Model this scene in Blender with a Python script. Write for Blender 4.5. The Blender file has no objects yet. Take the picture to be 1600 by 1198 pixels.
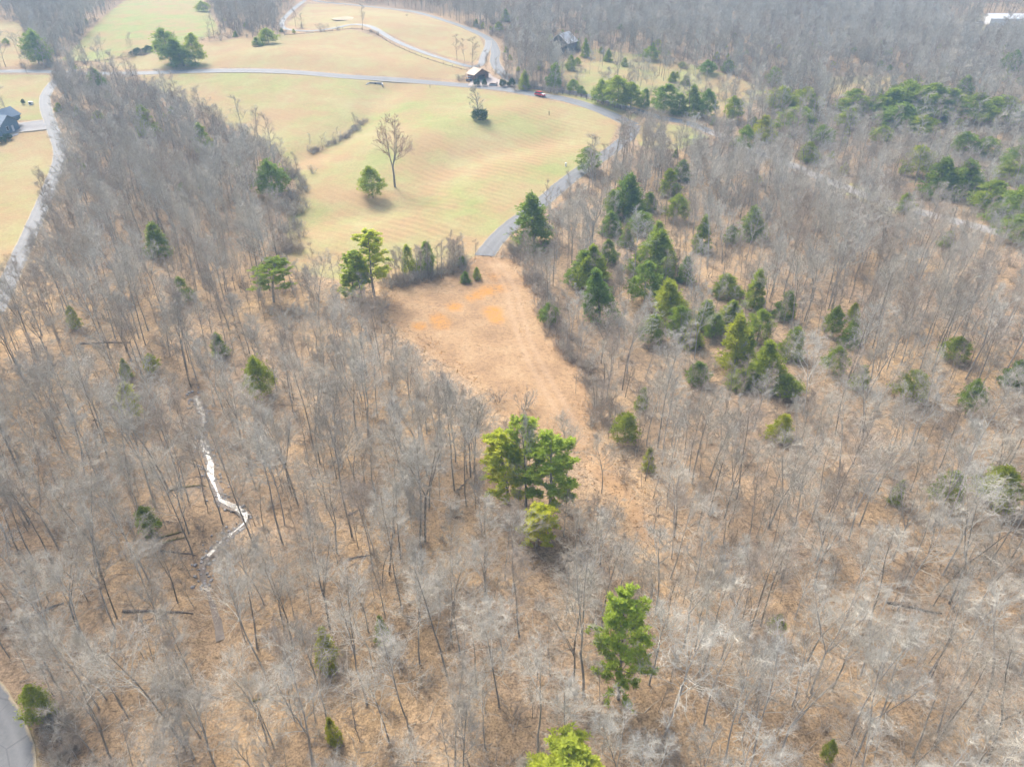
import bpy, math, random
import numpy as np
from mathutils import Vector, Matrix, Euler

R = math.radians
rnd = random.Random(7)
scene = bpy.context.scene
COL = scene.collection

# ------------------------------------------------------------------ camera, sky, sun, exposure
CAM_H, PITCH, FPX = 65.0, R(32.4), 1109.0          # metres, radians, focal length in photo pixels
cam_data = bpy.data.cameras.new('camera')
cam_data.sensor_width = 36.0
cam_data.lens = 36.0 * FPX / 1600.0
cam_data.clip_start, cam_data.clip_end = 0.5, 9000.0
cam = bpy.data.objects.new('camera', cam_data)
cam.location = (0, 0, CAM_H)
cam.rotation_euler = (math.pi / 2 - PITCH, 0, 0)
COL.objects.link(cam)
scene.camera = cam

SUN_EL, SUN_AZ = R(44), R(-30)                       # azimuth from +Y, negative = to the left
world = bpy.data.worlds.new('World')
scene.world = world
world.use_nodes = True
wn = world.node_tree
sky = wn.nodes.new('ShaderNodeTexSky')
sky.sky_type = 'NISHITA'
sky.sun_disc = False
sky.sun_elevation = SUN_EL
sky.sun_rotation = SUN_AZ
sky.dust_density = 6.0
sky.air_density = 1.0
bg = wn.nodes['Background']
bg.inputs['Strength'].default_value = 0.15
wn.links.new(sky.outputs[0], bg.inputs['Color'])
sun_data = bpy.data.lights.new('sun', 'SUN')
sun_data.energy = 1.75
sun_data.angle = R(18)
sun_data.color = (1.0, 0.975, 0.93)
sun = bpy.data.objects.new('sun', sun_data)
sdir = Vector((math.sin(SUN_AZ) * math.cos(SUN_EL), math.cos(SUN_AZ) * math.cos(SUN_EL), math.sin(SUN_EL)))
sun.rotation_euler = sdir.to_track_quat('Z', 'Y').to_euler()
sun.location = sdir * 300
COL.objects.link(sun)
scene.view_settings.view_transform = 'Standard'
scene.view_settings.look = 'None'
scene.view_settings.gamma = 1.0
scene.view_settings.use_curve_mapping = False
scene.view_settings.exposure = 1.3
scene.cycles.max_bounces = 3
scene.cycles.diffuse_bounces = 2
scene.cycles.adaptive_threshold = 0.05
scene.cycles.volume_bounces = 0
scene.cycles.transparent_max_bounces = 4
scene.cycles.use_denoising = True
scene.cycles.denoising_prefilter = 'ACCURATE'
scene.cycles.use_light_tree = False

# ------------------------------------------------------------------ terrain height and pixel -> ground
def sstep(a, b, v):
    t = np.clip((v - a) / (b - a), 0, 1)
    return t * t * (3 - 2 * t)

SWALES = []
CREEK = []        # filled below (world xy), the bed is carved into the terrain
def base_z(x, y):
    x = np.asarray(x, float); y = np.asarray(y, float)
    z = 22.0 * sstep(165, 500, y) + 0.02 * np.maximum(y - 500, 0)
    w = sstep(30, 90, np.hypot(x, y))
    z = z + w * (1.1 * np.sin(x / 37 + 1.3) * np.cos(y / 45 + 0.5) + 0.5 * np.sin(x / 19 + y / 26))
    return z

def seg_dist(px, py, poly, closed=False):
    """distance of points to a polyline"""
    px = np.asarray(px, float); py = np.asarray(py, float)
    best = np.full(px.shape, 1e9)
    n = len(poly)
    for i in range(n if closed else n - 1):
        ax, ay = poly[i]; bx, by = poly[(i + 1) % n]
        dx, dy = bx - ax, by - ay
        L2 = dx * dx + dy * dy + 1e-9
        t = np.clip(((px - ax) * dx + (py - ay) * dy) / L2, 0, 1)
        best = np.minimum(best, np.hypot(px - ax - t * dx, py - ay - t * dy))
    return best

def inside(px, py, poly):
    px = np.asarray(px, float); py = np.asarray(py, float)
    c = np.zeros(px.shape, bool)
    n = len(poly); j = n - 1
    for i in range(n):
        xi, yi = poly[i]; xj, yj = poly[j]
        m = ((yi > py) != (yj > py)) & (px < (xj - xi) * (py - yi) / (yj - yi + 1e-12) + xi)
        c ^= m; j = i
    return c

def signed(px, py, poly):
    """positive inside"""
    d = seg_dist(px, py, poly, True)
    return np.where(inside(px, py, poly), d, -d)

def gz(x, y):
    x = np.asarray(x, float); y = np.asarray(y, float)
    z = base_z(x, y)
    for pl_, dep, wid in SWALES:
        d = seg_dist(x, y, pl_); z = z - dep * np.exp(-(d / wid) ** 2)
    if CREEK:
        m = (x > CREEK_BOX[0]) & (x < CREEK_BOX[1]) & (y > CREEK_BOX[2]) & (y < CREEK_BOX[3])
        if m.any():
            d = seg_dist(x[m], y[m], CREEK_C)
            z[m] = z[m] - 1.2 * np.exp(-(d / 2.2) ** 2) - 1.4 * np.exp(-(d / 13.0) ** 2)
    return z

def gzf(x, y):
    return float(gz(np.array([x]), np.array([y]))[0])

CP, SP = math.cos(PITCH), math.sin(PITCH)
def ray(u, v):
    a, b = (u - 800.0) / FPX, (599.0 - v) / FPX
    return np.array([a, CP + b * SP, -SP + b * CP])

def pix(u, v, f=None):
    """ground point seen at photo pixel (u, v)"""
    f = f or gz
    d = ray(u, v)
    t = np.arange(20, 2600, 2.0)
    P = d[None, :] * t[:, None]
    below = (CAM_H + P[:, 2]) < f(P[:, 0], P[:, 1])
    i = int(np.argmax(below)) if below.any() else len(t) - 1
    lo, hi = t[max(i - 1, 0)], t[i]
    for _ in range(18):
        m = (lo + hi) / 2
        p = d * m
        if CAM_H + p[2] < float(f(p[0:1], p[1:2])[0]): hi = m
        else: lo = m
    p = d * hi
    return Vector((p[0], p[1], float(f(p[0:1], p[1:2])[0])))

def project(x, y, z):
    zc = y * CP - (z - CAM_H) * SP
    b = (y * SP + (z - CAM_H) * CP) / zc
    return 800 + FPX * x / zc, 599 - FPX * b, zc

def height_from(base, v_top):
    """height of an upright thing standing at base whose top shows at image row v_top"""
    lo, hi = 0.0, 60.0
    for _ in range(30):
        m = (lo + hi) / 2
        if project(base.x, base.y, base.z + m)[1] > v_top: lo = m
        else: hi = m
    return hi

def px_scale(p):
    return FPX / project(p.x, p.y, p.z)[2]

def P2(pts, f=None):
    return [tuple(pix(u, v, f)[:2]) for u, v in pts]

def smooth(pts, step):
    """Catmull-Rom resample of xy points"""
    out = []
    n = len(pts)
    for i in range(n - 1):
        p0, p1, p2, p3 = (np.array(pts[max(0, min(n - 1, k))], float) for k in (i - 1, i, i + 1, i + 2))
        m = max(1, int(np.linalg.norm(p2 - p1) / step))
        for k in range(m):
            t = k / m
            out.append(0.5 * (2 * p1 + (p2 - p0) * t + (2 * p0 - 5 * p1 + 4 * p2 - p3) * t * t + (3 * p1 - p0 - 3 * p2 + p3) * t ** 3))
    out.append(np.array(pts[-1], float))
    return [tuple(p) for p in out]

creek_px = [(300, 600), (304, 615), (313, 628), (310, 645), (309, 660), (315, 680), (322, 700), (323, 715), (328, 735), (333, 748), (339, 760),
            (355, 768), (370, 775), (379, 785), (376, 795), (365, 805), (355, 813), (345, 820), (330, 835), (318, 848), (308, 862),
            (310, 880), (318, 900), (322, 915), (330, 940), (338, 990), (333, 1035), (352, 1075), (368, 1095), (362, 1125), (350, 1198)]
_sw = [(P2([(600, 140), (580, 175), (530, 215), (480, 240), (440, 252)], base_z), 1.8, 9.0), (P2([(860, 215), (760, 235), (690, 262), (650, 300), (560, 330), (450, 345)], base_z), 1.6, 11.0),
       (P2([(420, 85), (520, 92), (640, 108)], base_z), -1.6, 16.0), (P2([(560, 25), (640, 45)], base_z), -1.8, 18.0), (P2([(640, 225), (720, 190), (800, 175)], base_z), -1.3, 13.0)]
_c = smooth(P2(creek_px, base_z), 1.2)
SWALES = _sw
CREEK_C = _c[::4] + [_c[-1]]
CREEK_BOX = (min(p[0] for p in _c) - 36, max(p[0] for p in _c) + 36, min(p[1] for p in _c) - 36, max(p[1] for p in _c) + 36)
CREEK = _c

# ------------------------------------------------------------------ zones (outlines read off the photograph, laid on the ground)
PX_MEADOW = [(215, 118), (300, 114), (400, 114), (500, 119), (600, 127), (740, 138), (840, 153), (920, 171), (968, 190), (950, 228), (905, 260), (840, 312),
               (790, 346), (755, 378), (742, 402), (690, 428), (620, 440), (540, 440), (480, 428), (443, 412), (450, 345), (464, 292), (442, 248), (392, 215), (330, 180), (240, 138)]
Z_MEADOW = P2(PX_MEADOW)
PX_CLEAR = [(742, 400), (800, 404), (824, 430), (848, 478), (868, 530), (904, 578), (930, 618), (936, 672), (956, 725), (1000, 790), (1030, 850), (1010, 852), (968, 790),
              (925, 740), (890, 700), (835, 676), (780, 645), (740, 600), (690, 565), (640, 530), (606, 492), (606, 455), (650, 440), (690, 430)]
Z_CLEAR = P2(PX_CLEAR)
Z_GREEN = P2([(95, 95), (150, 40), (205, -5), (312, -5), (345, 52), (300, 66), (250, 76), (170, 96)])
Z_TANL = P2([(-40, 30), (28, 35), (60, 102), (-40, 108)])
Z_STRIP = P2([(100, 107), (180, 97), (250, 80), (320, 68), (420, 58), (445, 54), (550, 46), (640, 78), (732, 108), (722, 124), (600, 119), (420, 106), (300, 107)])
Z_LOOP = P2([(447, 40), (480, 6), (600, 13), (690, 33), (748, 56), (757, 75), (742, 98), (690, 86), (640, 68), (580, 42), (500, 47)])
Z_LAWN = P2([(-60, 118), (80, 118), (68, 160), (75, 186), (-60, 196)])
PX_LAWN2 = [(-60, 212), (72, 202), (86, 250), (60, 310), (30, 380), (0, 430), (-60, 520)]
Z_LAWN2 = P2(PX_LAWN2)
Z_OLD = P2([(870, 100), (930, 76), (1010, 88), (1100, 105), (1200, 140), (1150, 182), (1060, 182), (960, 163), (890, 147)])
Z_VERGE = P2([(985, 198), (1030, 193), (1075, 198), (1110, 215), (1060, 235), (1000, 228)])
Z_FAR1 = P2([(1285, 122), (1412, 118), (1420, 145), (1290, 150)])
Z_FAR2 = P2([(1475, 30), (1600, 22), (1610, 48), (1475, 50)])
Z_VERGE2 = P2([(826, 138), (860, 142), (900, 149), (950, 163), (1000, 180), (985, 190), (955, 176), (920, 163), (880, 153), (835, 146)])
Z_ROADSIDE = P2([(-60, 1040), (10, 1085), (45, 1130), (72, 1210), (-60, 1230)])
Z_RIGHTLANE = P2([(1330, 285), (1420, 322), (1400, 335), (1310, 300)])
MEADOWS = [('meadow', Z_MEADOW), ('pasture', Z_GREEN), ('field', Z_TANL), ('field', Z_STRIP), ('field', Z_LOOP), ('lawn', Z_LAWN), ('lawn', Z_LAWN2),
           ('old_field', Z_OLD), ('grass_verge', Z_VERGE), ('field', Z_FAR1), ('field', Z_FAR2), ('grass_verge', Z_VERGE2), ('grass_verge', Z_ROADSIDE), ('grass_verge', Z_RIGHTLANE)]
GREENNESS = {'meadow': 0.40, 'pasture': 1.0, 'field': 0.02, 'lawn': 0.35, 'old_field': 0.45, 'grass_verge': 0.6}

# ------------------------------------------------------------------ helpers: materials
def new_mat(name):
    m = bpy.data.materials.new(name)
    m.use_nodes = True
    nt = m.node_tree
    return m, nt, nt.nodes['Principled BSDF']

def node(nt, typ, **kw):
    n = nt.nodes.new(typ)
    for k, v in kw.items():
        if hasattr(n, k): setattr(n, k, v)
        else: n.inputs[k].default_value = v
    return n

def noise_tex(nt, scale, detail=4, coord=None, rough=0.55):
    n = nt.nodes.new('ShaderNodeTexNoise')
    n.inputs['Scale'].default_value = scale
    n.inputs['Detail'].default_value = detail
    n.inputs['Roughness'].default_value = rough
    if coord is not None: nt.links.new(coord, n.inputs['Vector'])
    return n.outputs['Fac']

def ramp(nt, fac, stops):
    r = nt.nodes.new('ShaderNodeValToRGB')
    el = r.color_ramp.elements
    while len(el) < len(stops): el.new(0.5)
    for e, (p, c) in zip(el, stops):
        e.position = p
        e.color = (c[0], c[1], c[2], 1) if hasattr(c, '__len__') else (c, c, c, 1)
    nt.links.new(fac, r.inputs['Fac'])
    return r.outputs['Color']

def mix(nt, fac, a, b, blend='MIX'):
    m = nt.nodes.new('ShaderNodeMix')
    m.data_type = 'RGBA'
    m.blend_type = blend
    for s, v in ((m.inputs[0], fac), (m.inputs[6], a), (m.inputs[7], b)):
        if hasattr(v, 'links'): nt.links.new(v, s)
        elif hasattr(v, '__len__'): s.default_value = (v[0], v[1], v[2], 1)
        else: s.default_value = v
    return m.outputs[2]

def math_node(nt, op, a, b=0.0, clamp=False):
    m = nt.nodes.new('ShaderNodeMath')
    m.operation = op
    m.use_clamp = clamp
    for s, v in ((m.inputs[0], a), (m.inputs[1], b)):
        if hasattr(v, 'links'): nt.links.new(v, s)
        else: s.default_value = v
    return m.outputs[0]

def plain(name, col, rough=0.7, var=0.12, scale=2.0, metallic=0.0):
    m, nt, b = new_mat(name)
    co = nt.nodes.new('ShaderNodeTexCoord').outputs['Object']
    f = noise_tex(nt, scale, 5, co)
    lo = [c * (1 - var) for c in col]; hi = [min(1, c * (1 + var)) for c in col]
    nt.links.new(ramp(nt, f, [(0.3, lo), (0.7, hi)]), b.inputs['Base Color'])
    b.inputs['Roughness'].default_value = rough
    b.inputs['Metallic'].default_value = metallic
    return m

def bark(name, a, b_, rough=0.9):
    """bark tone varies from tree to tree (object random) and along the wood"""
    m, nt, b = new_mat(name)
    oi = nt.nodes.new('ShaderNodeObjectInfo')
    co = nt.nodes.new('ShaderNodeTexCoord').outputs['Object']
    tone = ramp(nt, oi.outputs['Random'], [(0.0, a), (1.0, b_)])
    f = noise_tex(nt, 1.3, 4, co)
    c = mix(nt, 1.0, tone, ramp(nt, f, [(0.3, 0.72), (0.7, 1.15)]), 'MULTIPLY')
    nt.links.new(c, b.inputs['Base Color'])
    b.inputs['Roughness'].default_value = rough
    b.inputs['Specular IOR Level'].default_value = 0.2
    return m

def foliage(name, dark, light, tip, trans=0.3):
    m, nt, b = new_mat(name)
    oi = nt.nodes.new('ShaderNodeObjectInfo')
    co = nt.nodes.new('ShaderNodeTexCoord').outputs['Object']
    f = noise_tex(nt, 1.1, 5, co, 0.7)
    c = ramp(nt, f, [(0.32, dark), (0.55, light), (0.75, tip)])
    c = mix(nt, 1.0, c, ramp(nt, oi.outputs['Random'], [(0, (0.75, 0.85, 0.9)), (0.5, (1.0, 1.0, 1.0)), (1, (1.35, 1.2, 0.8))]), 'MULTIPLY')
    nt.links.new(c, b.inputs['Base Color'])
    b.inputs['Roughness'].default_value = 0.7
    b.inputs['Specular IOR Level'].default_value = 0.2
    tr = nt.nodes.new('ShaderNodeBsdfTranslucent')
    nt.links.new(c, tr.inputs['Color'])
    ms = nt.nodes.new('ShaderNodeMixShader')
    ms.inputs[0].default_value = trans
    nt.links.new(b.outputs[0], ms.inputs[1]); nt.links.new(tr.outputs[0], ms.inputs[2])
    nt.links.new(ms.outputs[0], nt.nodes['Material Output'].inputs['Surface'])
    return m

M = {}
M['trunk'] = bark('bark_grey', (0.22, 0.195, 0.16), (0.42, 0.39, 0.34))
M['twig'] = bark('twig_grey', (0.36, 0.32, 0.255), (0.54, 0.50, 0.415))
M['trunk_pale'] = bark('bark_pale', (0.33, 0.31, 0.285), (0.46, 0.44, 0.41))
M['twig_pale'] = bark('twig_pale', (0.41, 0.385, 0.325), (0.54, 0.515, 0.445))
M['twig_brown'] = bark('twig_brown', (0.33, 0.27, 0.205), (0.44, 0.375, 0.30))
M['twig_red'] = bark('twig_reddish', (0.36, 0.24, 0.19), (0.40, 0.27, 0.21))
M['cedar'] = foliage('cedar_foliage', (0.14, 0.20, 0.036), (0.28, 0.37, 0.055), (0.46, 0.51, 0.08), 0.55)
M['cedar_olive'] = foliage('olive_cedar_foliage', (0.19, 0.25, 0.034), (0.36, 0.42, 0.05), (0.52, 0.54, 0.065), 0.5)
M['pine'] = foliage('pine_needles', (0.34, 0.42, 0.06), (0.55, 0.62, 0.09), (0.68, 0.71, 0.13), 0.6)
M['shrub'] = foliage('shrub_leaves', (0.035, 0.07, 0.030), (0.065, 0.12, 0.045), (0.10, 0.16, 0.05), 0.25)
M['litterleaf'] = plain('dead_leaves', (0.30, 0.17, 0.10), 0.9, 0.3, 1.0)
M['log'] = plain('rotting_wood', (0.13, 0.10, 0.075), 0.95, 0.35, 1.5)
M['moss'] = plain('mossy_wood', (0.19, 0.155, 0.05), 0.95, 0.35, 1.5)
M['wood'] = plain('weathered_wood', (0.20, 0.15, 0.12), 0.9, 0.25, 1.2)
M['barn_wood'] = plain('grey_barn_boards', (0.17, 0.165, 0.16), 0.9, 0.3, 1.4)
M['tin'] = plain('weathered_tin_roof', (0.50, 0.495, 0.48), 0.5, 0.22, 0.6)
M['tan_roof'] = plain('tan_roof_metal', (0.36, 0.255, 0.155), 0.6, 0.08)
M['dark_wood'] = plain('dark_stained_logs', (0.24, 0.13, 0.085), 0.85, 0.3, 2.5)
M['siding'] = plain('blue_grey_siding', (0.14, 0.21, 0.27), 0.7, 0.08)
M['shingle'] = plain('blue_grey_shingles', (0.22, 0.27, 0.32), 0.85, 0.14, 3.0)
M['shingle_dark'] = plain('dark_blue_shingles', (0.09, 0.14, 0.20), 0.85, 0.14, 3.0)
M['white'] = plain('white_paint', (0.70, 0.70, 0.69), 0.5, 0.05)
M['concrete'] = plain('pale_concrete', (0.32, 0.31, 0.31), 0.85, 0.1, 0.7)
M['pink_concrete'] = plain('pinkish_concrete', (0.34, 0.285, 0.25), 0.85, 0.08, 0.5)
M['glass'] = plain('dark_glass', (0.03, 0.04, 0.05), 0.08, 0.1)
M['red_paint'] = plain('red_car_paint', (0.55, 0.025, 0.05), 0.25, 0.05)
M['tyre'] = plain('tyre_rubber', (0.02, 0.02, 0.02), 0.8, 0.1)
M['chrome'] = plain('rim_metal', (0.6, 0.6, 0.62), 0.3, 0.05, 2, 0.8)
M['lamp_glass'] = plain('lamp_glass', (0.75, 0.75, 0.75), 0.1, 0.03)
M['dark_blue'] = plain('dark_blue_paint', (0.04, 0.07, 0.12), 0.4, 0.1)
M['stone'] = plain('grey_stone', (0.30, 0.29, 0.28), 0.9, 0.3, 2.0)
M['brick_brown'] = plain('brown_masonry', (0.24, 0.14, 0.10), 0.9, 0.25, 2.0)
M['mud'] = plain('wet_creek_mud', (0.15, 0.115, 0.085), 0.7, 0.4, 1.5)
M['straw'] = foliage('dry_grass', (0.34, 0.22, 0.12), (0.42, 0.28, 0.155), (0.5, 0.34, 0.19), 0.5)
M['sand'] = plain('sand_heap', (0.42, 0.33, 0.21), 0.95, 0.1, 1.0)

# ground: leaf litter, meadow and clearing blended by zone attributes
def ground_material():
    m, nt, b = new_mat('ground_cover')
    co = nt.nodes.new('ShaderNodeTexCoord').outputs['Object']
    def att(n):
        a = nt.nodes.new('ShaderNodeAttribute'); a.attribute_name = n; return a.outputs['Fac']
    big = noise_tex(nt, 0.035, 4, co)
    mid = noise_tex(nt, 0.16, 5, co, 0.65)
    fine = noise_tex(nt, 1.4, 6, co, 0.75)
    speck = noise_tex(nt, 4.5, 4, co, 0.8)
    # leaf litter
    lit = ramp(nt, mid, [(0.25, (0.235, 0.17, 0.105)), (0.5, (0.375, 0.26, 0.145)), (0.75, (0.50, 0.335, 0.165))])
    lit = mix(nt, math_node(nt, 'MULTIPLY', ramp(nt, big, [(0.45, 0.0), (0.68, 1.0)]), 0.55), lit, (0.32, 0.245, 0.185))
    vbig = noise_tex(nt, 0.012, 3, co)
    lit = mix(nt, ramp(nt, vbig, [(0.40, 0.0), (0.58, 0.8)]), lit, (0.25, 0.18, 0.115))
    lit = mix(nt, 1.0, lit, ramp(nt, fine, [(0.3, 0.50), (0.5, 1.0), (0.7, 1.4)]), 'MULTIPLY')
    lit = mix(nt, 1.0, lit, ramp(nt, speck, [(0.34, 0.45), (0.5, 1.0), (0.66, 1.4)]), 'MULTIPLY')
    # meadow: dry winter grass with green flushes and mowing rows
    straw = ramp(nt, mid, [(0.25, (0.335, 0.25, 0.13)), (0.5, (0.345, 0.29, 0.14)), (0.75, (0.35, 0.32, 0.16))])
    green = ramp(nt, mid, [(0.3, (0.225, 0.26, 0.085)), (0.7, (0.285, 0.30, 0.11))])
    gfac = math_node(nt, 'ADD', ramp(nt, big, [(0.32, 0.0), (0.66, 1.0)]), math_node(nt, 'SUBTRACT', math_node(nt, 'MULTIPLY', att('green'), 1.7), 0.85), True)
    gr = mix(nt, gfac, straw, green)
    patch = noise_tex(nt, 0.055, 6, co, 0.7)
    gr = mix(nt, math_node(nt, 'MULTIPLY', ramp(nt, patch, [(0.42, 0.0), (0.60, 1.0)]), 0.75), gr, (0.35, 0.225, 0.12))
    mp = nt.nodes.new('ShaderNodeMapping')
    mp.inputs['Rotation'].default_value = (0, 0, R(-52))
    nt.links.new(co, mp.inputs['Vector'])
    wv = nt.nodes.new('ShaderNodeTexWave')
    wv.inputs['Scale'].default_value = 0.115
    wv.inputs['Distortion'].default_value = 4.5
    wv.inputs['Detail'].default_value = 2
    wv.inputs['Detail Scale'].default_value = 0.25
    nt.links.new(mp.outputs[0], wv.inputs['Vector'])
    rows = mix(nt, math_node(nt, 'MULTIPLY', math_node(nt, 'MULTIPLY', att('mown'), ramp(nt, patch, [(0.38, 0.15), (0.6, 1.0)])), 0.7), (1, 1, 1), ramp(nt, wv.outputs['Fac'], [(0.1, 0.86), (0.9, 1.08)]))
    gr = mix(nt, 1.0, gr, rows, 'MULTIPLY')
    gr = mix(nt, 1.0, gr, ramp(nt, fine, [(0.3, 0.80), (0.7, 1.14)]), 'MULTIPLY')
    gr = mix(nt, 1.0, gr, ramp(nt, speck, [(0.3, 0.88), (0.7, 1.1)]), 'MULTIPLY')
    # clearing: cut dry broomsedge, orange clay scrapes, wheel tracks
    cl = ramp(nt, mid, [(0.25, (0.24, 0.155, 0.088)), (0.5, (0.345, 0.225, 0.122)), (0.72, (0.42, 0.295, 0.17))])
    cl = mix(nt, 1.0, cl, ramp(nt, fine, [(0.28, 0.62), (0.5, 1.0), (0.75, 1.22)]), 'MULTIPLY')
    cl = mix(nt, 1.0, cl, ramp(nt, speck, [(0.3, 0.8), (0.7, 1.12)]), 'MULTIPLY')
    clay = math_node(nt, 'MULTIPLY', math_node(nt, 'MULTIPLY', att('clay'), ramp(nt, fine, [(0.36, 0.1), (0.54, 1.0)])), ramp(nt, mid, [(0.33, 0.45), (0.55, 1.0)]))
    cl = mix(nt, clay, cl, (0.44, 0.21, 0.05))
    cl = mix(nt, math_node(nt, 'MULTIPLY', att('track'), 0.35), cl, (0.43, 0.305, 0.195))
    def edge(a):
        return math_node(nt, 'MULTIPLY', math_node(nt, 'ADD', math_node(nt, 'SUBTRACT', a, 0.5), math_node(nt, 'MULTIPLY', math_node(nt, 'SUBTRACT', fine, 0.5), 0.5)), 4.0)
    e1 = nt.nodes.new('ShaderNodeClamp'); nt.links.new(math_node(nt, 'ADD', edge(att('meadow')), 0.5), e1.inputs[0])
    e2 = nt.nodes.new('ShaderNodeClamp'); nt.links.new(math_node(nt, 'ADD', edge(att('clearing')), 0.5), e2.inputs[0])
    c = mix(nt, e1.outputs[0], lit, gr)
    c = mix(nt, e2.outputs[0], c, cl)
    nt.links.new(c, b.inputs['Base Color'])
    b.inputs['Roughness'].default_value = 0.95
    b.inputs['Specular IOR Level'].default_value = 0.1
    bp = nt.nodes.new('ShaderNodeBump')
    bp.inputs['Strength'].default_value = 0.6
    bp.inputs['Distance'].default_value = 0.25
    nt.links.new(math_node(nt, 'ADD', fine, math_node(nt, 'MULTIPLY', speck, 0.5)), bp.inputs['Height'])
    nt.links.new(bp.outputs[0], b.inputs['Normal'])
    return m
M['ground'] = ground_material()

def road_material(name, c0, c1, worn):
    m, nt, b = new_mat(name)
    co = nt.nodes.new('ShaderNodeTexCoord').outputs['Object']
    uv = nt.nodes.new('ShaderNodeUVMap').outputs[0]
    sep = nt.nodes.new('ShaderNodeSeparateXYZ'); nt.links.new(uv, sep.inputs[0])
    n1 = noise_tex(nt, 0.12, 5, co, 0.6); n2 = noise_tex(nt, 2.0, 5, co, 0.7)
    c = ramp(nt, n1, [(0.3, c0), (0.7, c1)])
    c = mix(nt, 1.0, c, ramp(nt, n2, [(0.3, 0.85), (0.7, 1.12)]), 'MULTIPLY')
    # polished wheel paths
    tr = nt.nodes.new('ShaderNodeTexWave'); tr.wave_profile = 'SIN'
    u4 = math_node(nt, 'ABSOLUTE', math_node(nt, 'SUBTRACT', math_node(nt, 'ABSOLUTE', math_node(nt, 'SUBTRACT', sep.outputs[0], 0.5)), 0.22))
    wp = math_node(nt, 'SUBTRACT', 1.0, math_node(nt, 'MULTIPLY', u4, 9.0), True)
    c = mix(nt, math_node(nt, 'MULTIPLY', wp, 0.5), c, worn)
    # sealed cracks
    vo = nt.nodes.new('ShaderNodeTexVoronoi'); vo.feature = 'DISTANCE_TO_EDGE'; vo.inputs['Scale'].default_value = 0.22
    nt.links.new(co, vo.inputs['Vector'])
    c = mix(nt, ramp(nt, vo.outputs['Distance'], [(0.0, 0.55), (0.012, 0.0)]), c, [k * 0.4 for k in c0])
    # ragged, grass-eaten edges
    ed = math_node(nt, 'ADD', math_node(nt, 'ABSOLUTE', math_node(nt, 'SUBTRACT', sep.outputs[0], 0.5)), math_node(nt, 'MULTIPLY', math_node(nt, 'SUBTRACT', noise_tex(nt, 0.7, 5, co, 0.7), 0.5), 0.22))
    c = mix(nt, ramp(nt, ed, [(0.43, 0.0), (0.49, 0.85)]), c, (0.33, 0.26, 0.15))
    nt.links.new(c, b.inputs['Base Color'])
    b.inputs['Roughness'].default_value = 0.75
    return m
M['asphalt'] = road_material('worn_asphalt', (0.10, 0.104, 0.11), (0.13, 0.135, 0.14), (0.165, 0.17, 0.175))
M['asphalt_dark'] = road_material('newer_asphalt', (0.10, 0.10, 0.11), (0.13, 0.13, 0.14), (0.16, 0.16, 0.17))
M['gravel'] = road_material('gravel_lane', (0.22, 0.20, 0.185), (0.27, 0.25, 0.23), (0.31, 0.29, 0.27))
M['lane'] = road_material('pale_concrete_lane', (0.155, 0.16, 0.165), (0.185, 0.19, 0.195), (0.21, 0.215, 0.22))

def water_material():
    m, nt, b = new_mat('creek_water')
    b.inputs['Base Color'].default_value = (0.10, 0.085, 0.06, 1)
    b.inputs['Roughness'].default_value = 0.16
    b.inputs['IOR'].default_value = 1.33
    co = nt.nodes.new('ShaderNodeTexCoord').outputs['Object']
    bp = nt.nodes.new('ShaderNodeBump')
    bp.inputs['Strength'].default_value = 0.35
    bp.inputs['Distance'].default_value = 0.1
    nt.links.new(noise_tex(nt, 2.2, 3, co), bp.inputs['Height'])
    nt.links.new(bp.outputs[0], b.inputs['Normal'])
    return m
M['water'] = water_material()

# ------------------------------------------------------------------ helpers: objects
def tag(o, label=None, cat=None, group=None, kind=None):
    if label: o['label'] = label
    if cat: o['category'] = cat
    if group: o['group'] = group
    if kind: o['kind'] = kind
    return o

def mesh_of(name, verts, faces, mats, fmat=None, smooth_shade=False):
    me = bpy.data.meshes.new(name)
    me.from_pydata([tuple(v) for v in verts], [], faces)
    for m in (mats if isinstance(mats, (list, tuple)) else [mats]): me.materials.append(m)
    if fmat is not None: me.polygons.foreach_set('material_index', np.asarray(fmat, np.int32))
    if smooth_shade: me.polygons.foreach_set('use_smooth', np.ones(len(me.polygons), bool))
    me.update()
    return me

def link(name, me, parent=None, loc=None, rz=None):
    o = bpy.data.objects.new(name, me)
    COL.objects.link(o)
    if parent is not None: o.parent = parent
    if loc is not None: o.location = loc
    if rz is not None: o.rotation_euler = (0, 0, rz)
    return o

def empty(name, loc, rz=0.0):
    o = link(name, None, None, loc, rz)
    o.empty_display_size = 0.5
    return o

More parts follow.
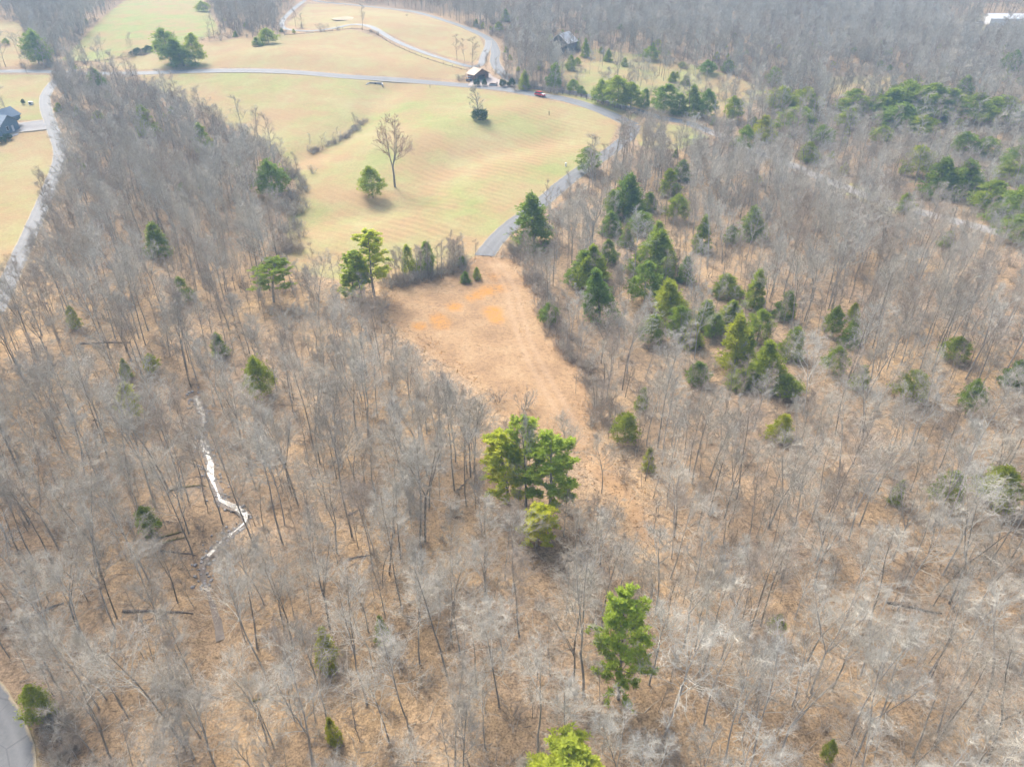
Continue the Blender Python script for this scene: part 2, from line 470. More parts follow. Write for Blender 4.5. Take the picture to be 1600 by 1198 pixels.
class MB:
    """collects simple solids into one mesh"""
    def __init__(s): s.v, s.f = [], []
    def add(s, verts, faces):
        n = len(s.v)
        s.v += [tuple(p) for p in verts]; s.f += [tuple(i + n for i in f) for f in faces]
        return s
    def box(s, x0, x1, y0, y1, z0, z1):
        return s.add([(x0, y0, z0), (x1, y0, z0), (x1, y1, z0), (x0, y1, z0), (x0, y0, z1), (x1, y0, z1), (x1, y1, z1), (x0, y1, z1)],
                     [(0, 3, 2, 1), (4, 5, 6, 7), (0, 1, 5, 4), (1, 2, 6, 5), (2, 3, 7, 6), (3, 0, 4, 7)])
    def prism(s, prof, y0, y1, axis='y'):
        """profile in xz extruded along y (or yz along x)"""
        n = len(prof)
        f = lambda a, c, k: (a, k, c) if axis == 'y' else (k, a, c)
        v = [f(a, c, y0) for a, c in prof] + [f(a, c, y1) for a, c in prof]
        fs = [tuple(range(n)), tuple(range(2 * n - 1, n - 1, -1))] + [(i, i + n, (i + 1) % n + n, (i + 1) % n) for i in range(n)]
        return s.add(v, fs)
    def tube(s, pts, radii, sides=6, cap=True):
        ring0 = len(s.v); n = len(pts)
        up = Vector((0.31, 0.17, 0.93))
        for i, p in enumerate(pts):
            d = Vector(pts[min(i + 1, n - 1)]) - Vector(pts[max(i - 1, 0)])
            d = d.normalized() if d.length > 1e-9 else Vector((0, 0, 1))
            a = d.cross(up)
            if a.length < 0.05: a = d.cross(Vector((1, 0, 0)))
            a.normalize(); b = d.cross(a)
            for k in range(sides):
                t = 2 * math.pi * k / sides
                q = Vector(p) + (a * math.cos(t) + b * math.sin(t)) * radii[i]
                s.v.append(tuple(q))
        for i in range(n - 1):
            for k in range(sides):
                k2 = (k + 1) % sides
                s.f.append((ring0 + i * sides + k, ring0 + i * sides + k2, ring0 + (i + 1) * sides + k2, ring0 + (i + 1) * sides + k))
        if cap:
            s.f.append(tuple(ring0 + k for k in range(sides - 1, -1, -1)))
            s.f.append(tuple(ring0 + (n - 1) * sides + k for k in range(sides)))
        return s
    def mesh(s, name, mat): return mesh_of(name, s.v, s.f, mat)
    def build(s, name, mat, parent=None, loc=None, rz=None): return link(name, s.mesh(name, mat), parent, loc, rz)

# ------------------------------------------------------------------ the ground, split by zone along shared edges
def build_ground():
    az = np.concatenate([np.arange(-180, -56, 6.0), np.arange(-56, 56, 0.28), np.arange(56, 180, 6.0)])
    rr = [0.0]; r = 10.0
    while r < 3000:
        rr.append(r); r *= 1.0125 if r < 800 else 1.08
    rr = np.array(rr)
    A, Rr = np.meshgrid(np.radians(az), rr, indexing='ij')
    X, Y = (Rr * np.sin(A)).ravel(), (Rr * np.cos(A)).ravel()
    Zz = gz(X, Y)
    na, nr = len(az), len(rr)
    i, j = np.meshgrid(np.arange(na), np.arange(nr - 1), indexing='ij')
    i2 = (i + 1) % na
    F = np.stack([i * nr + j, i * nr + j + 1, i2 * nr + j + 1, i2 * nr + j], -1).reshape(-1, 4)[:, ::-1]
    # attributes
    near = np.hypot(X, Y) < 1200
    meadow = np.zeros(len(X)); green = np.zeros(len(X)); mown = np.zeros(len(X))
    for nm, poly in MEADOWS:
        s = np.full(len(X), -50.0); s[near] = signed(X[near], Y[near], poly)
        w = sstep(-2.5, 2.5, s)
        green = np.where(w > meadow, GREENNESS[nm], green)
        meadow = np.maximum(meadow, w)
        if nm in ('meadow',): mown = np.maximum(mown, sstep(0, 12, s) * (0.25 + 0.75 * (1 - sstep(10, 75, seg_dist(X, Y, P2([(960, 200), (880, 280), (800, 340), (740, 395)]))))))
    s = np.full(len(X), -50.0); s[near] = signed(X[near], Y[near], Z_CLEAR)
    clearing = sstep(-3, 3, s)
    clay = np.zeros(len(X))
    for u, v, ru in [(690, 505, 2.2), (684, 497, 1.8), (655, 509, 1.6), (762, 454, 2.2), (748, 460, 1.8), (773, 432, 1.6), (783, 450, 1.6), (770, 487, 2.2), (776, 498, 1.8), (710, 479, 1.8), (737, 465, 1.5)]:
        p = pix(u, v); clay = np.maximum(clay, 1 - sstep(0.5 * ru, 1.3 * ru, np.hypot(X - p.x, (Y - p.y) * 0.8)))
    track = np.zeros(len(X))
    for pl in ([(765, 410), (790, 450), (800, 490), (815, 540), (840, 590), (868, 640), (890, 690)], [(778, 408), (805, 450), (816, 490), (832, 540), (858, 590), (888, 640), (912, 690)]):
        track = np.maximum(track, 1 - sstep(0.2, 0.8, seg_dist(X, Y, smooth(P2(pl), 4))))
    attrs = dict(meadow=meadow, green=green, mown=mown, clearing=clearing, clay=clay, track=track)
    cx, cy = X[F].mean(1), Y[F].mean(1)
    owner = np.zeros(len(F), int)
    nearf = np.hypot(cx, cy) < 1200
    defs = [('ground', None)] + MEADOWS + [('clearing', Z_CLEAR)]
    for k, (nm, poly) in enumerate(defs):
        if poly is None: continue
        m = np.zeros(len(F), bool); m[nearf] = inside(cx[nearf], cy[nearf], poly)
        owner[m] = k
    for k, (nm, poly) in enumerate(defs):
        sel = F[owner == k]
        if not len(sel): continue
        used, inv = np.unique(sel, return_inverse=True)
        me = bpy.data.meshes.new(nm)
        V = np.stack([X[used], Y[used], Zz[used]], 1)
        me.vertices.add(len(used)); me.vertices.foreach_set('co', V.ravel())
        q = inv.reshape(-1, 4)
        me.loops.add(q.size); me.loops.foreach_set('vertex_index', q.ravel().astype(np.int32))
        me.polygons.add(len(q)); me.polygons.foreach_set('loop_start', (np.arange(len(q)) * 4).astype(np.int32))
        me.polygons.foreach_set('use_smooth', np.ones(len(q), bool))
        me.update(calc_edges=True); me.validate()
        for an, val in attrs.items():
            a = me.attributes.new(an, 'FLOAT', 'POINT'); a.data.foreach_set('value', val[used].astype(np.float32))
        me.materials.append(M['ground'])
        tag(link(nm, me), kind='structure')
build_ground()

# ------------------------------------------------------------------ roads
ROADS = []       # (centreline, half width) for keeping trees off
def ribbon(name, pts, width, mat, lift=0.07, step=2.5, structure=True):
    c = smooth(pts, step)
    ROADS.append((c, width / 2))
    V, F, UV = [], [], []
    cols = [(-0.5, -1), (-0.5, 0), (-0.25, 0), (0, 0), (0.25, 0), (0.5, 0), (0.5, -1)]
    for i, p in enumerate(c):
        a, b = np.array(c[max(i - 1, 0)]), np.array(c[min(i + 1, len(c) - 1)])
        t = (b - a) / (np.linalg.norm(b - a) + 1e-9); n = np.array([-t[1], t[0]])
        w = width * (1 + 0.025 * math.sin(i * 1.7) + 0.02 * math.sin(i * 0.6 + 2))
        zc = gzf(*p)
        for s, dn in cols:
            q = np.array(p) - n * s * w
            z = max(gzf(q[0], q[1]), zc - 0.3) + lift + 0.05 * (1 - abs(s) * 2)
            out = (0.25 if dn else 0)
            q = q - n * (out * (1 if s > 0 else -1))
            V.append((q[0], q[1], z - (0.4 if dn else 0))); UV.append((s + 0.5, i * step / width))
    k = len(cols)
    for i in range(len(c) - 1):
        for j in range(k - 1):
            F.append((i * k + j, i * k + j + 1, (i + 1) * k + j + 1, (i + 1) * k + j))
    me = mesh_of(name, V, F, mat, smooth_shade=False)
    uvl = me.uv_layers.new(name='UVMap')
    for lp in me.loops: uvl.data[lp.index].uv = UV[lp.vertex_index]
    o = link(name, me)
    if structure: tag(o, kind='structure')
    return o

main_road = P2([(-60, 115), (0, 112), (60, 112), (130, 115), (200, 115), (300, 112), (400, 111), (470, 114), (540, 120), (600, 124), (680, 130), (740, 135), (790, 140), (840, 148.5), (880, 155), (920, 166), (955, 180), (990, 196)])
ribbon('road', main_road, 5.8, M['asphalt'])
drive = P2([(990, 196), (985, 210), (965, 228), (940, 246), (912, 264), (880, 288), (845, 318), (810, 344), (782, 368), (762, 392), (757, 400)])
ribbon('driveway', drive, 5.2, M['asphalt'], 0.08, 1.5)
upper = P2([(478, -4), (500, 3), (560, 9), (640, 18), (690, 31), (735, 47), (764, 62), (774, 80), (773, 97), (784, 114), (808, 130), (850, 139), (900, 146), (950, 159), (1000, 175), (1040, 186), (1075, 193), (1110, 206)])
ribbon('road', upper, 4.8, M['asphalt'], 0.10)
ribbon('gravel_lane', P2([(1110, 206), (1160, 226), (1230, 255), (1300, 285), (1380, 315), (1470, 340), (1560, 364), (1640, 392)]), 5.0, M['gravel'], 0.07)
ribbon('concrete_lane', P2([(478, 0), (455, 18), (441, 34), (445, 45), (480, 49), (520, 45), (550, 39), (578, 42), (610, 60), (650, 78), (700, 95), (738, 105), (752, 101)]), 3.2, M['lane'], 0.12)
ribbon('concrete_lane', P2([(752, 101), (756, 88), (762, 74), (763, 64)]), 3.4, M['lane'], 0.19)
ribbon('side_road', P2([(100, 117), (84, 130), (73, 146), (70, 158), (74, 178), (82, 200), (90, 222), (94, 240), (90, 260), (78, 292), (60, 335), (40, 380), (18, 430), (-10, 490)]), 4.2, M['asphalt'], 0.09)
ribbon('house_driveway', P2([(74, 195), (55, 197), (30, 200), (12, 203), (-20, 208)]), 13.0, M['asphalt_dark'], 0.06, 2)
ribbon('road', P2([(-60, 1060), (-30, 1095), (-2, 1145), (14, 1200), (22, 1280)]), 4.4, M['asphalt'], 0.10, 1.0)
ribbon('road', P2([(960, -3), (1010, 5), (1060, 14), (1120, 27), (1180, 38)]), 5.5, M['lane'], 0.10, 4)

def drape(name, poly, mat, lift):
    import bmesh
    bm = bmesh.new(); f = bm.faces.new([bm.verts.new((q[0], q[1], 0)) for q in poly])
    if f.normal.z < 0: f.normal_flip()
    bmesh.ops.triangulate(bm, faces=bm.faces[:]); bmesh.ops.subdivide_edges(bm, edges=bm.edges[:], cuts=5, use_grid_fill=True)
    for v in bm.verts: v.co.z = gzf(v.co.x, v.co.y) + lift
    bd = [e for e in bm.edges if e.is_boundary]
    r = bmesh.ops.extrude_edge_only(bm, edges=bd)
    for v in r['geom']:
        if isinstance(v, bmesh.types.BMVert): v.co.z -= lift + 0.3
    bmesh.ops.recalc_face_normals(bm, faces=bm.faces[:])
    me = bpy.data.meshes.new(name); bm.to_mesh(me); bm.free(); me.materials.append(mat)
    return tag(link(name, me), kind='structure')
# pavilion apron
pad = P2([(731, 135), (737, 126), (752, 114), (760, 111), (770, 121), (792, 130), (806, 136), (780, 137)])
pc = np.mean(pad, 0)
drape('concrete_apron', pad, M['pink_concrete'], 0.17)
zpad = gzf(*P2([(747, 123)])[0]) + 0.17

# creek
def build_creek():
    rr = random.Random(3)
    def strip(name, pts, wf, lift, mat):
        V, F = [], []
        for i, p in enumerate(pts):
            a, b = np.array(pts[max(i - 1, 0)]), np.array(pts[min(i + 1, len(pts) - 1)])
            t = (b - a) / (np.linalg.norm(b - a) + 1e-9); nn = np.array([-t[1], t[0]])
            v = project(p[0], p[1], gzf(*p))[1]
            z = gzf(*p) + lift
            for s in (-1, 1):
                q = np.array(p) + nn * s * wf(i, v)
                V.append((q[0], q[1], z))
        F = [(2 * i, 2 * i + 1, 2 * i + 3, 2 * i + 2) for i in range(len(pts) - 1)]
        return tag(link(name, mesh_of(name, V, F, mat, smooth_shade=True)), kind='structure')
    def ww(i, v):
        w = 0.22 + 0.2 * math.sin(i * 0.9) + 0.25 * rr.random() - (0.3 if rr.random() < 0.25 else 0)
        if v > 800: w *= 0.6
        if 695 < v < 765: w = 0.30 + 0.16 * math.sin(i * 1.3) + 0.15 * rr.random()
        return max(0.04, w)
    wet = [p for p in CREEK if project(p[0], p[1], gzf(*p))[1] < 872]
    strip('creek', wet, ww, 0.17, M['water'])
    strip('creek_bed', [p for p in CREEK if project(p[0], p[1], gzf(*p))[1] < 1010], lambda i, v: (0.55 + 0.3 * math.sin(i * 0.7) + 0.3 * rr.random()) * (1 if v < 860 else 0.5), 0.12, M['mud'])
build_creek()

# ------------------------------------------------------------------ vegetation meshes
class Wood:
    """fast tapered branches: verts and faces collected per part"""
    def __init__(s): s.v, s.f = [], []
    def branch(s, pts, r0, r1, sides):
        n = len(pts); base = len(s.v)
        for i, p in enumerate(pts):
            a = pts[i - 1] if i else pts[0]
            b = pts[i + 1] if i < n - 1 else pts[-1]
            d = (b[0] - a[0], b[1] - a[1], b[2] - a[2])
            L = math.sqrt(d[0] ** 2 + d[1] ** 2 + d[2] ** 2) + 1e-9
            d = (d[0] / L, d[1] / L, d[2] / L)
            if abs(d[2]) < 0.9: ux, uy, uz = d[1], -d[0], 0.0
            else: ux, uy, uz = 0.0, d[2], -d[1]
            L = math.sqrt(ux * ux + uy * uy + uz * uz) + 1e-9
            ux, uy, uz = ux / L, uy / L, uz / L
            wx, wy, wz = d[1] * uz - d[2] * uy, d[2] * ux - d[0] * uz, d[0] * uy - d[1] * ux
            r = r0 + (r1 - r0) * i / (n - 1)
            if i == n - 1 and r1 < 0.006:
                s.v.append(p); continue
            for k in range(sides):
                t = 2 * math.pi * k / sides; c, q = math.cos(t) * r, math.sin(t) * r
                s.v.append((p[0] + ux * c + wx * q, p[1] + uy * c + wy * q, p[2] + uz * c + wz * q))
        tip = r1 < 0.006
        for i in range(n - 1):
            o = base + i * sides
            for k in range(sides):
                k2 = (k + 1) % sides
                if tip and i == n - 2: s.f.append((o + k, o + k2, o + sides))
                else: s.f.append((o + k, o + k2, o + sides + k2, o + sides + k))

def perturbed(rd, d, ang):
    """unit vector at angle ang from d in a random direction"""
    d = Vector(d).normalized()
    a = d.cross(Vector((0, 0, 1)))
    if a.length < 0.1: a = d.cross(Vector((1, 0, 0)))
    a.normalize(); b = d.cross(a)
    t = rd.uniform(0, 2 * math.pi)
    return (d * math.cos(ang) + (a * math.cos(t) + b * math.sin(t)) * math.sin(ang)).normalized()

def path(rd, p, d, length, n, wig, up):
    pts = [tuple(p)]; d = Vector(d); p = Vector(p)
    for i in range(n):
        d = (d + Vector((rd.gauss(0, wig), rd.gauss(0, wig), rd.gauss(0, wig) + up))).normalized()
        p = p + d * (length / n)
        pts.append(tuple(p))
    return pts, d

def at(pts, t):
    k = t * (len(pts) - 1); i = min(int(k), len(pts) - 2); f = k - i
    a, b = Vector(pts[i]), Vector(pts[i + 1])
    return a.lerp(b, f), (b - a).normalized()

def bare_tree(seed, H=20.0, first=0.45, spread=0.34, fork=0, n1=15, angle=50, dens=1.0, rbase=0.13, far=False):
    """returns Wood trunk, Wood crown"""
    rd = random.Random(seed)
    tr, cr = Wood(), Wood()
    leaders = []
    if fork:
        hf = H * rd.uniform(0.28, 0.45)
        pts, d = path(rd, (0, 0, -0.3), (0, 0, 1), hf + 0.3, 5, 0.03, 0.02)
        tr.branch(pts, rbase * 1.15, rbase * 0.85, 7)
        for k in range(fork):
            dd = perturbed(rd, (0, 0, 1), R(rd.uniform(12, 24)))
            lp, _ = path(rd, pts[-1], dd, (H - hf) * rd.uniform(0.85, 1.02), 8, 0.05, 0.05)
            tr.branch(lp, rbase * 0.62, 0.02, 5)
            leaders.append((lp, 0.12, rbase * 0.6, (H - hf) * 0.95))
    else:
        pts, d = path(rd, (0, 0, -0.3), (0, 0, 1), H * 0.97 + 0.3, 11, 0.028, 0.01)
        tr.branch(pts, rbase, 0.02, 7)
        leaders.append((pts, first, rbase, H))
    for lp, f0, rb, LL in leaders:
        m = n1 if not fork else max(6, int(n1 * 1.35 / fork))
        for i in range(m):
            t = f0 + (0.985 - f0) * (i + rd.random() * 0.8) / m
            p, d = at(lp, t)
            rel = (t - f0) / (1 - f0)
            L1 = spread * H * (1.0 - 0.62 * rel) * rd.uniform(0.7, 1.15)
            d1 = perturbed(rd, d, R(angle * (1 - 0.35 * rel) * rd.uniform(0.8, 1.15)))
            r1 = max(0.024, rb * (1 - t) * 0.5 + 0.02)
            p1, _ = path(rd, p, d1, L1, 5, 0.10, 0.09)
            cr.branch(p1, r1, 0.014, 4)
            n2 = max(4, int(7 * dens * rd.uniform(0.8, 1.2)))
            for j in range(n2):
                t2 = 0.18 + 0.82 * (j + rd.random()) / n2
                q, e = at(p1, min(t2, 0.99))
                L2 = L1 * 0.52 * (1.15 - 0.55 * t2) * rd.uniform(0.7, 1.2)
                p2, _ = path(rd, q, perturbed(rd, e, R(rd.uniform(28, 58))), L2, 3 if not far else 2, 0.12, 0.08)
                cr.branch(p2, 0.021 if not far else 0.04, 0.010 if not far else 0.014, 3)
                n3 = max(3, int((6 if not far else 6) * dens))
                for k in range(n3):
                    t3 = 0.2 + 0.8 * (k + rd.random()) / n3
                    q3, e3 = at(p2, min(t3, 0.99))
                    L3 = max(0.5, L2 * 0.55 * rd.uniform(0.6, 1.3))
                    p3, _ = path(rd, q3, perturbed(rd, e3, R(rd.uniform(25, 55))), L3, 2 if not far else 1, 0.13, 0.10)
                    cr.branch(p3, 0.0125 if not far else 0.036, 0.003, 3)
                    if far: continue
                    for h in range(4):
                        q4, e4 = at(p3, rd.uniform(0.15, 0.95))
                        d4 = perturbed(rd, e4, R(rd.uniform(25, 60)))
                        L4 = rd.uniform(0.35, 0.85)
                        cr.branch([tuple(q4), tuple(q4 + d4 * L4 + Vector((0, 0, 0.08)))], 0.0095, 0.003, 3)
    return tr, cr

def bush(seed, H=2.5, stems=16, spread=0.5, dens=8):
    rd = random.Random(seed); w = Wood()
    for i in range(stems):
        d = perturbed(rd, (0, 0, 1), R(rd.uniform(4, 50) * spread * 2))
        p = (rd.gauss(0, 0.25 * H * spread), rd.gauss(0, 0.25 * H * spread), -0.1)
        pts, _ = path(rd, p, d, H * rd.uniform(0.6, 1.1), 4, 0.13, 0.06)
        w.branch(pts, 0.028, 0.008, 3)
        for k in range(dens):
            q, e = at(pts, rd.uniform(0.2, 0.98))
            p2, _ = path(rd, q, perturbed(rd, e, R(rd.uniform(25, 60))), H * rd.uniform(0.15, 0.4), 2, 0.15, 0.08)
            w.branch(p2, 0.014, 0.004, 3)
            for h in range(3):
                q4, e4 = at(p2, rd.uniform(0.2, 0.9))
                w.branch([tuple(q4), tuple(q4 + perturbed(rd, e4, R(45)) * H * rd.uniform(0.06, 0.18))], 0.010, 0.004, 3)
    return w

class Leaves:
    def __init__(s): s.v, s.f = [], []
    def blade(s, rd, p, d, L, w):
        """one small pointed leaf face"""
        d = Vector(d).normalized()
        a = d.cross(Vector((rd.gauss(0, 1), rd.gauss(0, 1), rd.gauss(0, 1))))
        if a.length < 1e-3: return
        a.normalize(); p = Vector(p); n = len(s.v)
        s.v += [tuple(p - a * w * 0.35), tuple(p + d * L * 0.55 - a * w), tuple(p + d * L), tuple(p + d * L * 0.55 + a * w)]
        s.f.append((n, n + 1, n + 2, n + 3))

def cedar(seed, H=9.0, W=4.2, base=0.06, n=1500, lobes=6, top=0.45, size=0.34):
    """dense evergreen crown: sprays of small faces on an uneven cone-egg, trunk inside. returns trunk Wood, Leaves"""
    rd = random.Random(seed); tr, lf = Wood(), Leaves()
    pts, _ = path(rd, (0, 0, -0.3), (0, 0, 1), H * 0.95 + 0.3, 7, 0.03, 0.02)
    tr.branch(pts, 0.018 * H, 0.02, 6)
    ph = [rd.uniform(0, 6.28) for _ in range(8)]
    def prof(t, a):
        body = math.sin(math.pi * min(1, (t * 0.93 + 0.07)) ** top) ** 0.8
        return W / 2 * body * (1 + 0.17 * math.sin(3 * a + ph[0] + 5 * t) + 0.13 * math.sin(5 * a + ph[1] - 9 * t) + 0.12 * math.sin(13 * t + 2 * a + ph[2]))
    for i in range(40):
        t = rd.uniform(0.05, 0.9); a = rd.uniform(0, 6.28); q, _ = at(pts, base + t * (1 - base))
        r = prof(t, a) * 0.85
        tr.branch([tuple(q), tuple(q + Vector((math.cos(a) * r, math.sin(a) * r, r * 0.35)))], 0.03, 0.012, 3)
    for i in range(n // 11):
        t = rd.random() ** 1.15; a = rd.uniform(0, 6.28)
        rad = prof(t, a) * (1.06 - 0.6 * rd.random() ** 1.8)
        q, _ = at(pts, min(0.99, base + t * (1 - base)))
        ctr = q + Vector((math.cos(a) * rad, math.sin(a) * rad, rd.gauss(0, 0.15)))
        cs = rd.uniform(0.2, 0.46) * (0.55 + 0.12 * W) * (0.65 if t > 0.85 else 1)
        out = Vector((math.cos(a), math.sin(a), rd.uniform(0.3, 1.0) + (1.4 if t > 0.85 else 0)))
        for j in range(14):
            g = Vector((rd.gauss(0, cs), rd.gauss(0, cs), rd.gauss(0, cs * 0.7)))
            for k in range(5):
                d = perturbed(rd, out + g, R(rd.uniform(5, 55)))
                lf.blade(rd, ctr + g + Vector((rd.gauss(0, 0.1), rd.gauss(0, 0.1), rd.gauss(0, 0.1))), d, size * rd.uniform(0.6, 1.5), size * rd.uniform(0.15, 0.28))
    return tr, lf

def pine(seed, H=15.0, W=5.5, base=0.45, n1=36, tufts=11, dens=15):
    rd = random.Random(seed); tr, lf = Wood(), Leaves()
    pts, _ = path(rd, (0, 0, -0.3), (0, 0, 1), H + 0.1, 9, 0.022, 0.01)
    tr.branch(pts, 0.0125 * H, 0.025, 7)
    ph = rd.uniform(0, 6.28)
    for i in range(n1):
        t = base + (0.99 - base) * (i + rd.random() * 0.7) / n1
        rel = (t - base) / (1 - base)
        p, d = at(pts, min(t, 0.985))
        a = i * 2.4 + rd.uniform(-0.5, 0.5)
        L = W / 2 * (0.35 + 0.65 * math.sin(math.pi * (0.16 + 0.80 * rel) ** 0.8)) * rd.uniform(0.75, 1.15)
        if rel > 0.9: L = W * 0.16
        d1 = Vector((math.cos(a), math.sin(a), rd.uniform(0.05, 0.5) + 0.7 * rel)).normalized()
        bp, _ = path(rd, p, d1, L, 4, 0.10, 0.06)
        tr.branch(bp, 0.05, 0.012, 4)
        ends = []
        for k in range(tufts):
            q, e = at(bp, 0.30 + 0.70 * (k + rd.random()) / tufts * 0.99)
            s2, _ = path(rd, q, perturbed(rd, e, R(rd.uniform(20, 70))), rd.uniform(0.3, 0.9) * (0.6 + 0.1 * L), 2, 0.12, 0.12)
            tr.branch(s2, 0.016, 0.006, 3)
            ends.append(s2[-1]); ends.append(s2[1])
        ends.append(bp[-1])
        for q in ends:
            up = Vector((rd.gauss(0, 0.3), rd.gauss(0, 0.3), 1))
            for k in range(dens):
                dd = perturbed(rd, up, R(rd.uniform(15, 95)))
                lf.blade(rd, q, dd, rd.uniform(0.26, 0.5), rd.uniform(0.045, 0.075))
    return tr, lf

def leafy_shrub(seed, H=1.8, W=1.8, n=330):
    rd = random.Random(seed); tr, lf = Wood(), Leaves()
    for i in range(9):
        d = perturbed(rd, (0, 0, 1), R(rd.uniform(5, 50)))
        pts, _ = path(rd, (0, 0, -0.1), d, H * 0.8, 3, 0.1, 0.05)
        tr.branch(pts, 0.03, 0.01, 3)
    for i in range(n):
        a, c = rd.uniform(0, 6.28), rd.uniform(-0.55, 1)
        s = math.sqrt(max(0, 1 - c * c)); k = (1 - 0.4 * rd.random() ** 2) * (1 + 0.16 * math.sin(3 * a + seed) + 0.12 * math.sin(5 * c + a))
        p = Vector((math.cos(a) * s * W / 2 * k, math.sin(a) * s * W / 2 * k, H * 0.48 + c * H * 0.5 * k))
        out = p - Vector((0, 0, H * 0.45))
        for j in range(6):
            lf.blade(rd, p + Vector((rd.gauss(0, .08), rd.gauss(0, .08), rd.gauss(0, .08))), perturbed(rd, out, R(rd.uniform(5, 75))), rd.uniform(0.12, 0.28), rd.uniform(0.04, 0.08))
    return tr, lf

SPECIES = {}
def add_species(key, parts):
    """parts: list of (part name, Wood/Leaves, material); also a joined mesh for far stands"""
    meshes = [(pn, mesh_of(key + '_' + pn, w.v, w.f, mt)) for pn, w, mt in parts]
    V, F, FM, mats = [], [], [], []
    for k, (pn, w, mt) in enumerate(parts):
        n = len(V); V += w.v; F += [tuple(i + n for i in f) for f in w.f]; FM += [k] * len(w.f); mats.append(mt)
    SPECIES[key] = dict(parts=meshes, joined=mesh_of(key + '_whole', V, F, mats, FM))

BARE = []
specs = [dict(H=20, first=0.42, spread=0.32, n1=17, angle=50), dict(H=20, first=0.52, spread=0.28, n1=15, angle=54), dict(H=20, fork=2, spread=0.25, n1=15, angle=46),
         dict(H=20, first=0.36, spread=0.36, n1=17, angle=52), dict(H=20, first=0.46, spread=0.25, n1=18, angle=42), dict(H=20, fork=3, spread=0.23, n1=16, angle=48),
         dict(H=20, first=0.56, spread=0.33, n1=13, angle=57), dict(H=20, first=0.42, spread=0.28, n1=14, angle=46, dens=0.85), dict(H=20, fork=2, spread=0.29, n1=14, angle=54, dens=0.9)]
FORM = ['straight', 'tall', 'forked', 'spreading', 'narrow', 'three-stemmed', 'high-crowned', 'sparse', 'wide forked']
for i, s in enumerate(specs):
    t, c = bare_tree(100 + i * 7, **s)
    tf, cf = bare_tree(100 + i * 7, far=True, **s)
    for tone, tm, cm in (('grey', 'trunk', 'twig'), ('pale', 'trunk_pale', 'twig_pale'), ('brown', 'trunk', 'twig_brown')):
        if tone == 'pale' and i not in (0, 2, 3, 5, 8): continue
        if tone == 'brown' and i not in (1, 4, 7): continue
        k = 'bare_%s_%d' % (tone, i)
        add_species(k, [('trunk', t, M[tm]), ('crown', c, M[cm])])
        add_species('far' + k, [('trunk', tf, M[tm]), ('crown', cf, M[cm])])
        BARE.append(k)
t, c = bare_tree(903, H=20, fork=3, spread=0.30, n1=26, angle=56, rbase=0.30, far=True)
add_species('field_tree', [('trunk', t, M['trunk']), ('crown', c, M['twig_red'])])
t, c = bare_tree(911, H=9, first=0.10, spread=0.46, n1=16, angle=52, rbase=0.20, dens=0.9, far=True)
add_species('low_branched', [('trunk', t, M['trunk']), ('crown', c, M['twig'])])
for i in range(3):
    t, c = bare_tree(700 + i, H=9, first=0.35, spread=0.24, n1=8, angle=45, dens=0.55, rbase=0.06)
    add_species('sapling_%d' % i, [('trunk', t, M['trunk']), ('crown', c, M[('twig_brown', 'twig', 'twig_brown')[i]])])
for i in range(3):
    add_species('bush_%d' % i, [('stems', bush(500 + i, 2.4), M[('twig_brown', 'twig', 'twig_brown')[i]])])
for i in range(5):
    t, l = cedar(300 + i, 9, (3.6, 4.6, 5.2, 4.0, 5.0)[i], (0.05, 0.08, 0.16, 0.1, 0.22)[i], top=(0.42, 0.5, 0.62, 0.36, 0.6)[i])
    add_species('cedar_%d' % i, [('trunk', t, M['trunk']), ('crown', l, M['cedar'])])
    add_species('olive_%d' % i, [('trunk', t, M['trunk']), ('crown', l, M['cedar_olive'])])
for i in range(3):
    t, l = pine(400 + i, 15, (5.6, 6.4, 5.2)[i], (0.24, 0.34, 0.12)[i], n1=(42, 38, 46)[i])
    add_species('pine_%d' % i, [('trunk', t, M['trunk']), ('crown', l, M['pine'])])
t, l = pine(431, 15, 7.5, 0.14, n1=58, tufts=11, dens=14)
add_species('pine_3', [('trunk', t, M['trunk']), ('crown', l, M['pine'])])
for i in range(2):
    t, l = leafy_shrub(600 + i)
    add_species('shrub_%d' % i, [('stems', t, M['trunk']), ('leaves', l, M['shrub'])])

PLANTS = []      # every individual plant: dict(root, kind, uv, x, y)
def plant(name, key, p, sx, sz, rz=None, lean=(0, 0)):
    root = empty(name, (p[0], p[1], p[2]), rnd.uniform(0, 6.28) if rz is None else rz)
    root.rotation_euler = (lean[0], lean[1], root.rotation_euler[2])
    root.scale = (sx, sx, sz)
    for pn, me in SPECIES[key]['parts']:
        link(pn, me, root)
    u, v, _ = project(p[0], p[1], p[2])
    PLANTS.append(dict(root=root, key=key, u=u, v=v, x=p[0], y=p[1], h=sz))
    return root

TAKEN = []       # (x, y, radius) where a single plant stands
